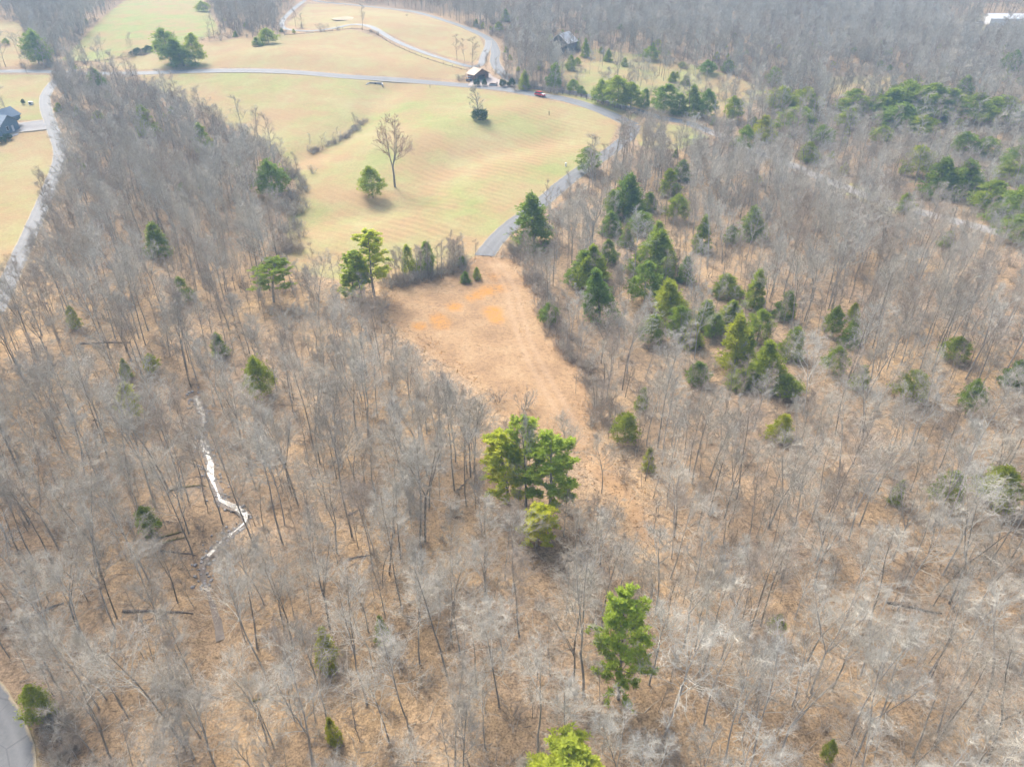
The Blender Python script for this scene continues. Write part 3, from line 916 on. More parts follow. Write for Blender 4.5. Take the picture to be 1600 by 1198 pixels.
# ---- evergreens: (u, v_top, v_base, width in photo pixels, species)
EVER = [
 # left woods
 (236, 163, 212, 32, 'c1'), (152, 106, 134, 24, 'c0'), (62, 46, 101, 38, 'c2'), (428, 250, 308, 50, 'c2'), (250, 347, 400, 34, 'c0'), (322, 190, 238, 28, 'o1'),
 (208, 598, 655, 34, 'o4'), (240, 790, 838, 32, 'c4'), (410, 558, 622, 42, 'o2'), (290, 430, 470, 26, 'o1'), (345, 520, 555, 22, 'o0'), (120, 478, 512, 18, 'o1'), (240, 552, 580, 22, 'o2'),
 (515, 980, 1040, 32, 'o0'), (598, 962, 1003, 20, 'o0'), (525, 1120, 1160, 22, 'o1'), (200, 560, 590, 16, 'o0'), (70, 1074, 1124, 42, 'o2'),
 # clearing edge
 (665, 375, 425, 28, 'c1'), (640, 380, 428, 22, 'o1'), (727, 424, 441, 14, 'c0'), (746, 418, 436, 12, 'c1'), (722, 400, 418, 12, 'c2'),
 # dark stand right of the driveway
 (835, 308, 384, 58, 'c3'), (975, 276, 340, 50, 'c3'), (953, 330, 366, 30, 'c0'), (1046, 262, 306, 30, 'c1'), (1056, 304, 344, 36, 'c2'), (1002, 330, 364, 40, 'c2'), (905, 388, 444, 44, 'c1'),
 (928, 380, 440, 40, 'c3'), (916, 400, 452, 40, 'c2'), (937, 420, 496, 48, 'c3'), (1014, 364, 424, 58, 'c3'), (1006, 410, 474, 52, 'c4'), (978, 355, 384, 22, 'c0'), (1034, 400, 440, 30, 'c1'), (1052, 440, 506, 56, 'o3'),
 (1062, 478, 530, 42, 'o4'), (1095, 466, 512, 36, 'o1'), (1017, 490, 534, 40, 'o2'), (1136, 426, 462, 42, 'o1'), (1177, 420, 482, 28, 'c0'), (1138, 466, 510, 40, 'o3'), (1147, 498, 576, 48, 'o3'),
 (1183, 482, 532, 40, 'c4'), (1200, 532, 602, 52, 'c3'), (1236, 512, 560, 34, 'o1'), (1222, 454, 498, 30, 'c1'), (1299, 478, 524, 28, 'c2'), (1333, 474, 498, 18, 'c1'), (1326, 496, 540, 28, 'c0'), (1088, 562, 596, 34, 'c1'),
 (1152, 577, 606, 34, 'o1'), (1228, 588, 620, 42, 'o4'), (1302, 540, 584, 36, 'c4'), (1172, 322, 372, 38, 'c0'), (1095, 336, 392, 24, 'c0'), (1010, 300, 330, 26, 'c1'), (1420, 577, 624, 44, 'o4'), (1510, 594, 644, 36, 'c2'),
 (1489, 526, 562, 40, 'o2'), (1576, 562, 602, 30, 'c1'), (1214, 645, 684, 38, 'o1'), (1474, 734, 790, 42, 'o4'), (1550, 728, 792, 62, 'o4'), (1398, 750, 786, 20, 'o0'), (1012, 698, 734, 18, 'o0'), (976, 644, 688, 40, 'o2'),
 (1000, 604, 640, 20, 'o1'), (858, 474, 506, 30, 'c2'), (1338, 570, 606, 26, 'o1'), (1208, 960, 996, 26, 'o2'), (1290, 1156, 1190, 20, 'o2'), (1065, 250, 280, 26, 'c0'), (920, 230, 270, 36, 'c4'), (1140, 350, 380, 22, 'c1'), (1475, 360, 385, 22, 'o1'),
 (990, 300, 340, 34, 'c1'), (958, 296, 336, 30, 'c4'), (1026, 345, 386, 30, 'c0'), (1040, 372, 416, 34, 'o1'), (1078, 500, 540, 30, 'o0'), (1112, 490, 528, 30, 'c4'), (1160, 520, 566, 32, 'o3'), (1175, 560, 596, 28, 'c1'), (950, 372, 410, 26, 'c1'), (1070, 400, 440, 24, 'c0'),
 # row along the fence and old field
 (940, 124, 162, 30, 'c2'), (965, 118, 168, 46, 'c4'), (985, 128, 170, 34, 'c4'), (1006, 138, 168, 18, 'c1'), (1036, 131, 176, 42, 'c4'), (1060, 146, 178, 24, 'c1'), (1083, 134, 180, 30, 'c3'), (1104, 139, 184, 28, 'c4'), (1145, 150, 190, 28, 'c4'),
 (866, 98, 138, 22, 'c1'), (892, 86, 110, 14, 'c1'), (914, 60, 90, 12, 'c0'), (902, 90, 102, 12, 'c2'), (896, 124, 144, 20, 'c2'), (910, 134, 148, 14, 'c1'), (950, 76, 96, 12, 'c0'), (1016, 72, 94, 26, 'c4'), (1066, 96, 106, 12, 'c2'), (1105, 94, 116, 26, 'c2'), (1136, 92, 112, 20, 'c1'),
 (1050, 112, 128, 12, 'c0'), (1070, 118, 132, 14, 'c1'), (976, 90, 104, 10, 'c1'), (938, 130, 146, 10, 'c1'),
 # dark groves at the right
 (1215, 134, 172, 34, 'o2'), (1252, 136, 176, 38, 'o2'), (1240, 165, 206, 44, 'c4'), (1330, 140, 180, 40, 'c4'), (1372, 138, 184, 44, 'c3'), (1408, 126, 178, 48, 'c2'), (1442, 130, 184, 50, 'c4'), (1470, 138, 186, 42, 'c4'), (1402, 160, 200, 46, 'c2'),
 (1500, 118, 160, 22, 'c0'), (1522, 146, 190, 36, 'c4'), (1554, 148, 196, 48, 'c4'), (1284, 196, 226, 30, 'c2'), (1264, 222, 252, 28, 'o1'), (1432, 228, 276, 36, 'o4'), (1464, 250, 306, 40, 'c3'), (1514, 254, 312, 44, 'c3'), (1546, 284, 330, 50, 'c4'), (1580, 284, 348, 54, 'c3'),
 (1504, 206, 240, 34, 'o2'), (1540, 214, 244, 32, 'c2'), (1586, 228, 272, 40, 'c4'), (1572, 250, 284, 34, 'c2'), (1584, 336, 378, 50, 'o4'), (1575, 78, 114, 24, 'c2'), (1208, 104, 132, 18, 'c2'), (1440, 180, 214, 34, 'c4'), (1376, 196, 222, 26, 'c2'), (1412, 300, 330, 20, 'o1'),
 (1196, 180, 220, 30, 'o1'), (1162, 196, 236, 30, 'c2'), (1320, 168, 200, 26, 'c4'),
 # upper left
 (268, 44, 100, 40, 'c4'), (288, 60, 103, 42, 'c3'), (306, 52, 100, 30, 'c4'), (318, 2, 18, 22, 'c2'), (420, 44, 68, 28, 'c2'), (404, 58, 72, 16, 'c1'), (10, 60, 70, 10, 'c2'), (790, 14, 34, 14, 'c0'), (780, 34, 48, 14, 'c1'), (744, 30, 42, 8, 'c0'),
 # meadow
 (583, 259, 309, 38, 'c4'),
 # pines
 (585, 362, 462, 58, 'p0'), (552, 416, 466, 46, 'p2'), (566, 394, 468, 44, 'p1'), (428, 407, 472, 62, 'p1'),
 (793, 676, 785, 58, 'p2'), (822, 660, 790, 52, 'p1'), (858, 684, 806, 74, 'p0'), (838, 786, 852, 46, 'p2'), (966, 930, 1092, 78, 'p3'), (880, 1144, 1262, 92, 'p2'),
]
ever_used = set()
for (u, vt, vb, w, s) in EVER:
    p = pix(u, vb)
    h = height_from(p, vt)
    wm = w / px_scale(p)
    i = int(s[1])
    if s[0] == 'p': key, h0, w0, nm = 'pine_%d' % i, 15.0, (5.6, 6.4, 5.2, 7.5)[i], 'pine_tree'
    else: key, h0, w0, nm = ('cedar_%d' if s[0] == 'c' else 'olive_%d') % i, 9.0, (3.6, 4.6, 5.2, 4.0, 5.0)[i], 'cedar_tree'
    r = plant(nm, key, (p.x, p.y, p.z), max(0.2, wm / w0) * ((1.15 if u < 600 else 1.4) if s[0] == 'p' else (1.12 if u > 1190 and vb < 385 else 0.88)), h / h0)
    r['category'] = 'pine' if s[0] == 'p' else 'cedar'
    TAKEN.append((p.x, p.y, max(1.6, wm * 0.42)))

# ---- shrubs with leaves: (u, v_base, height m, width m)
for (u, v, h, w) in [(745, 134.5, 2.6, 2.4), (757, 134.5, 2.5, 1.9), (785.5, 135.5, 2.5, 2.5), (800, 135, 2.7, 2.3), (794.5, 135, 1.5, 1.5), (4, 224, 1.8, 2.6), (14, 218.5, 1.8, 2.4), (37, 163, 1.6, 1.2),
                     (216, 85, 2.6, 3.2), (208, 87, 1.8, 3.0), (226, 84, 2.2, 2.2), (233, 81, 2.5, 3.2), (246, 79.5, 2.4, 2.4)]:
    p = pix(u, v); k = rnd.choice([0, 1])
    r = plant('shrub', 'shrub_%d' % k, (p.x, p.y, p.z + 0.1), w / 1.8, h / 1.8)
    r['category'] = 'shrub'
    TAKEN.append((p.x, p.y, w / 2))
p = pix(819, 140)
r = plant('cedar_tree', 'cedar_3', p, 0.95, height_from(p, 111) / 9.0); r['category'] = 'cedar'; TAKEN.append((p.x, p.y, 2))

# ---- bare trees that stand out in the photograph: (u, v_base, height m[, tone])
TRACED = [(172, 567, 20), (135, 360, 18), (183, 395, 17), (276, 383, 20), (306, 392, 15), (310, 355, 17), (60, 562, 20), (66, 524, 18), (25, 547, 16), (232, 517, 17), (205, 564, 16), (222, 562, 14),
 (40, 770, 17), (156, 660, 16), (284, 762, 22), (243, 792, 20), (264, 768, 18), (20, 778, 15), (152, 858, 18), (160, 905, 20), (232, 905, 19), (396, 850, 20), (348, 818, 18), (302, 868, 20), (380, 700, 17),
 (442, 850, 20), (490, 698, 18), (466, 788, 18), (500, 724, 16), (526, 717, 17), (527, 864, 17), (550, 838, 21), (557, 674, 18), (575, 684, 20), (590, 652, 15), (656, 854, 22), (664, 846, 20), (616, 832, 14), (712, 722, 14),
 (626, 872, 16), (758, 902, 15), (789, 906, 15), (801, 896, 14), (821, 806, 17, 'pale'), (88, 1009, 17), (125, 992, 15), (180, 982, 20), (183, 966, 19), (155, 1107, 18), (166, 1092, 15), (202, 1124, 18), (290, 1172, 22),
 (303, 1184, 18), (313, 1152, 15), (332, 1188, 18), (402, 1013, 20), (15, 1027, 14), (415, 1052, 20), (458, 1010, 18), (516, 983, 17), (490, 1200, 22), (576, 987, 13), (656, 1037, 16), (698, 1055, 21), (704, 997, 18),
 (719, 1022, 16), (745, 1087, 16), (780, 1104, 17), (640, 1142, 18), (608, 1157, 14), (711, 1206, 20), (766, 969, 14), (897, 1062, 16), (911, 1084, 22), (840, 1174, 20), (1068, 1012, 22, 'pale'), (1086, 1016, 16),
 (1038, 1152, 22, 'pale'), (1100, 1132, 18, 'pale'), (1132, 1192, 20, 'pale'), (1172, 1198, 20, 'pale'), (1005, 1285, 17, 'pale'), (1262, 1032, 15), (1266, 1082, 20, 'pale'), (1330, 1148, 20, 'pale'), (1337, 1184, 19, 'pale'), (1214, 1194, 18),
 (1300, 1078, 14), (1360, 1162, 20, 'pale'), (1452, 1052, 18, 'pale'), (1402, 953, 18, 'pale'), (1418, 712, 13, 'pale'), (1455, 828, 18, 'pale'), (1482, 812, 17, 'pale'), (1473, 898, 21, 'pale'), (1516, 718, 16, 'pale'), (1568, 668, 16),
 (1305, 678, 16), (1286, 833, 19), (1280, 418, 16, 'pale'), (1386, 577, 18), (1436, 582, 18), (1456, 582, 18), (1335, 441, 17, 'pale'), (1545, 436, 18, 'pale'), (992, 430, 15, 'pale'), (1128, 412, 15, 'pale'), (1205, 330, 15, 'pale'), (1165, 410, 16, 'pale'), (1085, 560, 16, 'pale'), (1040, 620, 15, 'pale'),
 (905, 570, 9, 'pale'), (1080, 470, 11, 'pale'), (985, 245, 16), (1000, 248, 15), (1010, 246, 17), (1026, 246, 15), (1060, 246, 13), (1112, 250, 15), (940, 770, 11), (885, 745, 13), (300, 190, 12), (118, 195, 18), (135, 190, 19), (265, 165, 12), (228, 168, 10)]
BARE_T = []       # x, y, height, key
for tr_ in TRACED:
    u, v, h = tr_[:3]; tone = tr_[3] if len(tr_) > 3 else ('brown' if rnd.random() < 0.12 else 'grey')
    h *= 0.78 if v > 1000 else (0.8 if v > 850 else 0.92)
    p = pix(u, v)
    BARE_T.append((p.x, p.y, h, rnd.choice([k for k in BARE if '_%s_' % tone in k]), True))

def road_clear(x, y):
    d = np.full(x.shape, 1e9)
    for c, hw in ROADS: d = np.minimum(d, seg_dist(x, y, c[::3] + [c[-1]]) - hw)
    return d

# ---- the forest: jittered grid over all woodland in view
def forest_points(x0, x1, y0, y1, step, seed, margin=1.0, road_gap=2.0):
    rg = np.random.RandomState(seed)
    gx, gy = np.meshgrid(np.arange(x0, x1, step), np.arange(y0, y1, step))
    x = (gx + rg.uniform(-0.48, 0.48, gx.shape) * step).ravel(); y = (gy + rg.uniform(-0.48, 0.48, gy.shape) * step).ravel()
    a = np.abs(x) < (y * 0.62 + 75)
    x, y = x[a], y[a]
    ok = road_clear(x, y) > road_gap
    for nm, poly in MEADOWS + [('clearing', Z_CLEAR)]:
        m = margin if nm != 'old_field' else -1e9
        if nm == 'old_field':
            s = signed(x, y, poly); ok &= (s < 0) | (rg.uniform(0, 1, x.shape) < 0.22)
        else: ok &= signed(x, y, poly) < -m
    ok &= seg_dist(x, y, CREEK_C) > 1.8
    ok &= ~inside(x, y, pad)
    return x[ok], y[ok]

fx, fy = forest_points(-260, 280, 85, 215, 4.3, 11)
nx_, ny_ = forest_points(-150, 160, 14, 85, 3.9, 13)
fx, fy = np.concatenate([nx_, fx]), np.concatenate([ny_, fy])
gx2, gy2 = forest_points(-560, 580, 215, 860, 4.5, 12)
FX, FY = np.concatenate([fx, gx2]), np.concatenate([fy, gy2])
FZ = gz(FX, FY)
FU, FV, FD = project(FX, FY, FZ)
# keep clear: buildings, cars, single plants, traced trees
KEEP = [(*pix(878, 74)[:2], 11), (*pix(1567, 36)[:2], 16), (*pix(1500, 46)[:2], 9), (*pix(0, 200)[:2], 20), (*pix(745, 125)[:2], 9), (*pix(890, 88)[:2], 8)]
blk = np.zeros(FX.shape, bool)
for x, y, r in KEEP: blk |= np.hypot(FX - x, FY - y) < r
for x, y, r in TAKEN: blk |= np.hypot(FX - x, FY - y) < r
for t in BARE_T: blk |= np.hypot(FX - t[0], FY - t[1]) < 2.6
FX, FY, FZ, FU, FV, FD = (a[~blk] for a in (FX, FY, FZ, FU, FV, FD))
# trees beside open ground stay low enough to leave it open, as they do in the photograph; evergreens are not hidden by nearer trunks
PX_OPEN = [(PX_CLEAR, 1.0), (PX_CLEAR, 0.7), (PX_MEADOW, 0.66), (PX_LAWN2, 0.75)]
PX_ROADS = [([(985, 210), (940, 246), (880, 288), (845, 318), (782, 368), (757, 400)], 20), ([(84, 130), (70, 158), (82, 200), (94, 240), (78, 292), (40, 380), (18, 430), (-10, 490)], 9),
            ([(130, 115), (300, 112), (470, 114), (600, 124), (740, 135), (880, 157), (985, 196)], 9), ([(640, 18), (735, 47), (774, 80), (784, 114), (850, 144), (985, 180), (1110, 206)], 7), ([(303, 615), (313, 660), (325, 715), (339, 760), (370, 775), (379, 787), (365, 805), (330, 835), (312, 860)], 8), ([(1545, 27), (1590, 27)], 9), ([(870, 55), (890, 62)], 12), ([(725, 125), (775, 130)], 7), ([(-10, 1110), (10, 1150), (25, 1198)], 42)]
nF = len(FX)
rg = np.random.RandomState(77)
FH = np.where(rg.uniform(0, 1, nF) < 0.55, rg.uniform(11, 18, nF), rg.uniform(6, 12, nF)) * np.where(FY > 215, 0.92, np.where(FY < 75, 0.90, 1.0))
alive = np.ones(nF, bool)
for _ in range(6):
    bad = np.zeros(nF, bool)
    for poly, fr in PX_OPEN:
        u, v, d = project(FX, FY, FZ + FH * fr)
        bad |= inside(u, v, poly)
        if poly is PX_CLEAR: bad |= inside(u + 0.11 * FH * FPX / d, v, poly) | inside(u - 0.11 * FH * FPX / d, v, poly)
    for pl_, wpx in PX_ROADS:
        for fr in (0.2, 0.5, 0.75, 0.95):
            u, v, d = project(FX, FY, FZ + FH * fr); bad |= seg_dist(u, v, pl_) < wpx
    bad &= FV > -40
    FH = np.where(bad, FH * 0.8, FH)
    alive &= ~(bad & (FH < 5))
alive &= ~bad
alive &= ~inside(FU, FV, [(98, 108), (98, 94), (150, 42), (205, -6), (312, -6), (345, 54), (440, 58), (447, 36), (478, 0), (600, 8), (695, 28), (765, 56), (779, 104), (806, 128), (740, 132), (600, 124), (300, 113)])
u0, v0, _ = project(FX, FY, FZ); u1, v1, _ = project(FX, FY, FZ + FH)
hide = np.zeros(nF, bool)
for (u, vt, vb, w, s_) in EVER:
    t = np.clip((v0 - (vt + vb) / 2) / (v0 - v1 + 1e-6), 0, 1)
    hide |= (v0 > vb - 2) & (v1 < vb - 0.35 * (vb - vt)) & (np.abs(u0 + (u1 - u0) * t - u) < (w * 0.5 + 3.0 * FPX / FD if s_[0] == 'p' else w * 0.45 + 0.9 * FPX / FD))
    if s_[0] == 'p': alive &= ~hide
alive &= ~(hide & (rg.uniform(0, 1, nF) < 0.85))
TONES = {t: [k for k in BARE if '_%s_' % t in k] for t in ('grey', 'pale', 'brown')}
for x, y, u, h in zip(FX[alive], FY[alive], FU[alive], FH[alive]):
    pale = 0.28 if u > 850 else 0.10
    r_ = rnd.random()
    tone = 'pale' if r_ < pale else ('brown' if r_ > 0.80 else 'grey')
    BARE_T.append((float(x), float(y), float(h), rnd.choice(TONES[tone]), False))

# single trees: the 300 that show largest, the rest is one wood
bt = np.array([(t[0], t[1], t[2], t[4]) for t in BARE_T])
bz = gz(bt[:, 0], bt[:, 1])
ua, va, da = project(bt[:, 0], bt[:, 1], bz); ub_, vb_, db = project(bt[:, 0], bt[:, 1], bz + bt[:, 2])
cu, cv = (ua + ub_) / 2, (va + vb_) / 2
score = np.where((cu > 0) & (cu < 1600) & (cv > 10) & (cv < 1190) & (da > 1), va - vb_ + 1000 * bt[:, 3], 0)
ranked = [BARE_T[i] for i in np.argsort(-score, kind='stable')]
single, rest = ranked[:300], ranked[300:]
for (x, y, h, key, tr_) in single:
    s = h / 20.0
    slim = 0.5 if tr_ and abs(project(x, y, gzf(x, y))[0] - 821) < 2 else 1.0
    r = plant('bare_tree', key, (x, y, gzf(x, y)), slim * (s * rnd.uniform(0.95, 1.2) if h > 14 else s * 1.3), s, None, (rnd.gauss(0, 0.03), rnd.gauss(0, 0.03)))
    r['category'] = 'bare tree'

def instancer(name, pts, keys, label, cat):
    """one object: a stand of plants placed on points by geometry nodes"""
    coll = bpy.data.collections.new(name + '_kinds')
    keys = sorted(keys)
    for k in keys:
        o = bpy.data.objects.new(k, SPECIES[k]['joined']); coll.objects.link(o)
    me = bpy.data.meshes.new(name)
    me.from_pydata([p[:3] for p in pts], [], [])
    for an, typ, dim in (('idx', 'INT', 0), ('rot', 'FLOAT_VECTOR', 1), ('scl', 'FLOAT_VECTOR', 1)):
        a = me.attributes.new(an, typ, 'POINT')
        if an == 'idx': a.data.foreach_set('value', np.array([keys.index(p[3]) for p in pts], np.int32))
        if an == 'rot': a.data.foreach_set('vector', np.array([p[4] for p in pts], np.float32).ravel())
        if an == 'scl': a.data.foreach_set('vector', np.array([p[5] for p in pts], np.float32).ravel())
    o = link(name, me)
    ng = bpy.data.node_groups.new(name, 'GeometryNodeTree')
    ng.interface.new_socket('Geometry', in_out='INPUT', socket_type='NodeSocketGeometry')
    ng.interface.new_socket('Geometry', in_out='OUTPUT', socket_type='NodeSocketGeometry')
    gi, go = ng.nodes.new('NodeGroupInput'), ng.nodes.new('NodeGroupOutput')
    iop = ng.nodes.new('GeometryNodeInstanceOnPoints')
    ci = ng.nodes.new('GeometryNodeCollectionInfo')
    ci.inputs['Collection'].default_value = coll
    ci.inputs['Separate Children'].default_value = True
    ci.inputs['Reset Children'].default_value = True
    def na(n, t):
        q = ng.nodes.new('GeometryNodeInputNamedAttribute'); q.data_type = t; q.inputs['Name'].default_value = n
        return q.outputs['Attribute']
    e2r = ng.nodes.new('FunctionNodeEulerToRotation')
    L = ng.links.new
    L(gi.outputs[0], iop.inputs['Points']); L(ci.outputs[0], iop.inputs['Instance'])
    iop.inputs['Pick Instance'].default_value = True
    L(na('idx', 'INT'), iop.inputs['Instance Index'])
    L(na('rot', 'FLOAT_VECTOR'), e2r.inputs[0]); L(e2r.outputs[0], iop.inputs['Rotation'])
    L(na('scl', 'FLOAT_VECTOR'), iop.inputs['Scale'])
    L(iop.outputs[0], go.inputs[0])
    o.modifiers.new('stand', 'NODES').node_group = ng
    return tag(o, label, cat, kind='stuff')

pts = []
rz_ = gz(np.array([t[0] for t in rest]), np.array([t[1] for t in rest]))
for (x, y, h, key, _), zz in zip(rest, rz_):
    s = h / 20.0; w = s * rnd.uniform(1.0, 1.25)
    if y > 230: key = 'far' + key
    pts.append((x, y, float(zz), key, (rnd.gauss(0, 0.03), rnd.gauss(0, 0.03), rnd.uniform(0, 6.28)), (w, w, s)))
instancer('bare_forest', pts, BARE + ['far' + k for k in BARE], 'grey leafless forest filling the slopes behind and between the nearer trees', 'forest')

# understory: saplings and brush, densest along the wood's edges
ux, uy = forest_points(-150, 170, 14, 200, 3.4, 31, -0.5, 1.2)
uz = gz(ux, uy); keep = np.random.RandomState(5).uniform(0, 1, ux.shape) < 0.85
for fr in (3.0, 6.0):
    u_, v_, d_ = project(ux, uy, uz + fr); keep &= ~inside(u_, v_, PX_CLEAR)
u_, v_, d_ = project(ux, uy, uz + 2); keep &= seg_dist(u_, v_, [(-10, 1110), (10, 1150), (25, 1198)]) > 40
pts = []
for x, y in zip(ux[keep], uy[keep]):
    if rnd.random() < 0.55:
        s = rnd.uniform(0.45, 1.0); pts.append((x, y, gzf(x, y), 'sapling_%d' % rnd.randrange(3), (rnd.gauss(0, 0.05), rnd.gauss(0, 0.05), rnd.uniform(0, 6.28)), (s * 1.1, s * 1.1, s)))
    else:
        s = rnd.uniform(0.4, 1.0); pts.append((x, y, gzf(x, y), 'bush_%d' % rnd.randrange(3), (0, 0, rnd.uniform(0, 6.28)), (s * 1.3, s * 1.3, s)))
# thickets traced along the clearing, the meadow edge and the meadow ditch
def thicket(pl, n, w, smin, smax, sap=0.25):
    c = smooth(P2(pl), 1.0)
    for _ in range(n):
        q = c[rnd.randrange(len(c))]; x, y = q[0] + rnd.gauss(0, w), q[1] + rnd.gauss(0, w)
        s = rnd.uniform(smin, smax)
        k = 'sapling_%d' % rnd.randrange(3) if rnd.random() < sap else 'bush_%d' % rnd.randrange(3)
        if k[0] == 's': s *= 0.8
        pts.append((x, y, gzf(x, y), k, (0, 0, rnd.uniform(0, 6.28)), (s * 1.2, s * 1.2, s)))
bx_, by_ = forest_points(-330, 420, 200, 470, 5.2, 71, 1.0, 1.5)
for x, y, z in zip(bx_, by_, gz(bx_, by_)):
    r_ = rnd.random(); s = rnd.uniform(0.8, 1.7)
    k = 'sapling_%d' % rnd.randrange(3) if r_ < 0.35 else ('bush_%d' % rnd.randrange(3) if r_ < 0.93 else 'olive_%d' % rnd.randrange(5))
    if k[0] == 'o': s *= 0.25
    pts.append((x, y, float(z), k, (0, 0, rnd.uniform(0, 6.28)), (s * 1.5, s * 1.5, s)))
ox, oy = forest_points(pix(860, 120)[0], pix(1210, 140)[0], pix(1000, 185)[1], pix(1000, 75)[1], 5.0, 51, -1e9, 3)
om = (signed(ox, oy, Z_OLD) > 0) & (np.random.RandomState(8).uniform(0, 1, ox.shape) < 0.6)
for x, y in zip(ox[om], oy[om]):
    s = rnd.uniform(0.5, 1.2); pts.append((x, y, gzf(x, y), rnd.choice(['sapling_0', 'sapling_1', 'bush_0', 'bush_1', 'bush_2']), (0, 0, rnd.uniform(0, 6.28)), (s * 1.3, s * 1.3, s)))
thicket([(485, 240), (520, 226), (545, 212), (568, 192)], 90, 0.8, 0.4, 0.8, 0.12)
thicket([(615, 440), (660, 436), (700, 424), (725, 412)], 90, 1.6, 0.6, 1.2, 0.45)
thicket([(806, 395), (826, 425), (850, 470), (872, 520), (908, 572), (934, 612), (942, 670)], 150, 1.3, 0.5, 1.1, 0.2)
thicket([(455, 270), (468, 300), (456, 345), (450, 400)], 110, 1.8, 0.6, 1.2, 0.3)
thicket([(815, 392), (832, 374), (868, 342), (908, 312), (948, 278)], 45, 1.3, 0.4, 0.9, 0.15)
thicket([(75, 1110), (95, 1140), (110, 1190)], 40, 0.9, 0.4, 0.7, 0.1)
thicket([(785, 115), (800, 125), (830, 138), (870, 146)], 60, 2.5, 0.8, 1.5, 0.4)
instancer('undergrowth', pts, ['sapling_0', 'sapling_1', 'sapling_2', 'bush_0', 'bush_1', 'bush_2'] + ['olive_%d' % i for i in range(5)], 'thin leafless saplings and brush on the forest floor', 'undergrowth')

# creek stones, fallen sticks, dry grass tufts: uncountable ground cover
def tuft(seed):
    rd = random.Random(seed); w = Leaves()
    for i in range(16):
        w.blade(rd, (rd.gauss(0, 0.1), rd.gauss(0, 0.1), -0.03), perturbed(rd, (0, 0, 1), R(rd.uniform(5, 65))), rd.uniform(0.25, 0.6), 0.025)
    return w
def sticks(seed):
    rd = random.Random(seed); w = Wood()
    for i in range(4):
        a = rd.uniform(0, 6.28); L = rd.uniform(0.6, 2.4); p = Vector((rd.gauss(0, 0.8), rd.gauss(0, 0.8), 0.06)); d = Vector((math.cos(a), math.sin(a), rd.uniform(-0.02, 0.08)))
        m_ = p + d * L * 0.5 + Vector((rd.gauss(0, 0.1), rd.gauss(0, 0.1), 0.03))
        w.branch([tuple(p), tuple(m_), tuple(p + d * L)], rd.uniform(0.02, 0.05), 0.008, 4)
    return w
def rock(seed):
    rd = random.Random(seed); w = Wood()
    for k in range(5):
        w.v.append((math.cos(k * 1.257) * rd.uniform(.7, 1.1), math.sin(k * 1.257) * rd.uniform(.7, 1.1), -0.2))
    for k in range(5): w.v.append((math.cos(k * 1.257) * rd.uniform(.4, .8), math.sin(k * 1.257) * rd.uniform(.4, .8), rd.uniform(.35, .6)))
    w.f = [(k, (k + 1) % 5, (k + 1) % 5 + 5, k + 5) for k in range(5)] + [(5, 6, 7, 8, 9)]
    return w
for i in range(3):
    add_species('tuft_%d' % i, [('blades', tuft(800 + i), M['straw'])]); add_species('stick_%d' % i, [('wood', sticks(820 + i), M[('log', 'twig', 'twig_brown')[i]])]); add_species('rock_%d' % i, [('stone', rock(840 + i), M['stone'])])
rg = np.random.RandomState(91)
xs = np.array([q[0] for q in Z_CLEAR]); ys = np.array([q[1] for q in Z_CLEAR])
tx, ty = rg.uniform(xs.min() - 3, xs.max() + 3, 9000), rg.uniform(ys.min() - 3, ys.max() + 3, 9000)
sd = signed(tx, ty, Z_CLEAR); tm = (sd > -2.5) & ((sd < 2.5) | (np.sin(tx * 0.7) + np.cos(ty * 0.55 + tx * 0.2) + rg.normal(0, 0.7, tx.shape) > 1.6))
tz = gz(tx, ty)
instancer('dry_grass', [(x, y, z, 'tuft_%d' % rnd.randrange(3), (0, 0, rnd.uniform(0, 6.28)), (k, k, k)) for x, y, z in zip(tx[tm], ty[tm], tz[tm]) for k in (rnd.uniform(0.3, 0.6),)], ['tuft_0', 'tuft_1', 'tuft_2'], 'tufts of dry orange-tan grass in the cut clearing', 'dry grass')
sx_, sy_ = forest_points(-110, 120, 18, 150, 3.0, 61, 0, 1)
sz_ = gz(sx_, sy_)
instancer('fallen_sticks', [(x, y, z, 'stick_%d' % rnd.randrange(3), (0, 0, rnd.uniform(0, 6.28)), (1, 1, 1)) for x, y, z in zip(sx_, sy_, sz_)], ['stick_0', 'stick_1', 'stick_2'], 'fallen sticks and twigs littering the forest floor', 'sticks')
cr_ = [p_ for p_ in CREEK if project(p_[0], p_[1], gzf(*p_))[1] < 920]
pts = []
for _ in range(420):
    q = cr_[rnd.randrange(len(cr_))]; x, y = q[0] + rnd.gauss(0, 0.7), q[1] + rnd.gauss(0, 0.7); k = rnd.uniform(0.06, 0.3)
    pts.append((x, y, gzf(x, y) + 0.06, 'rock_%d' % rnd.randrange(3), (0, 0, rnd.uniform(0, 6.28)), (k * 1.2, k, k)))
instancer('creek_stones', pts, ['rock_0', 'rock_1', 'rock_2'], 'grey stones strewn along the creek bed', 'stones')

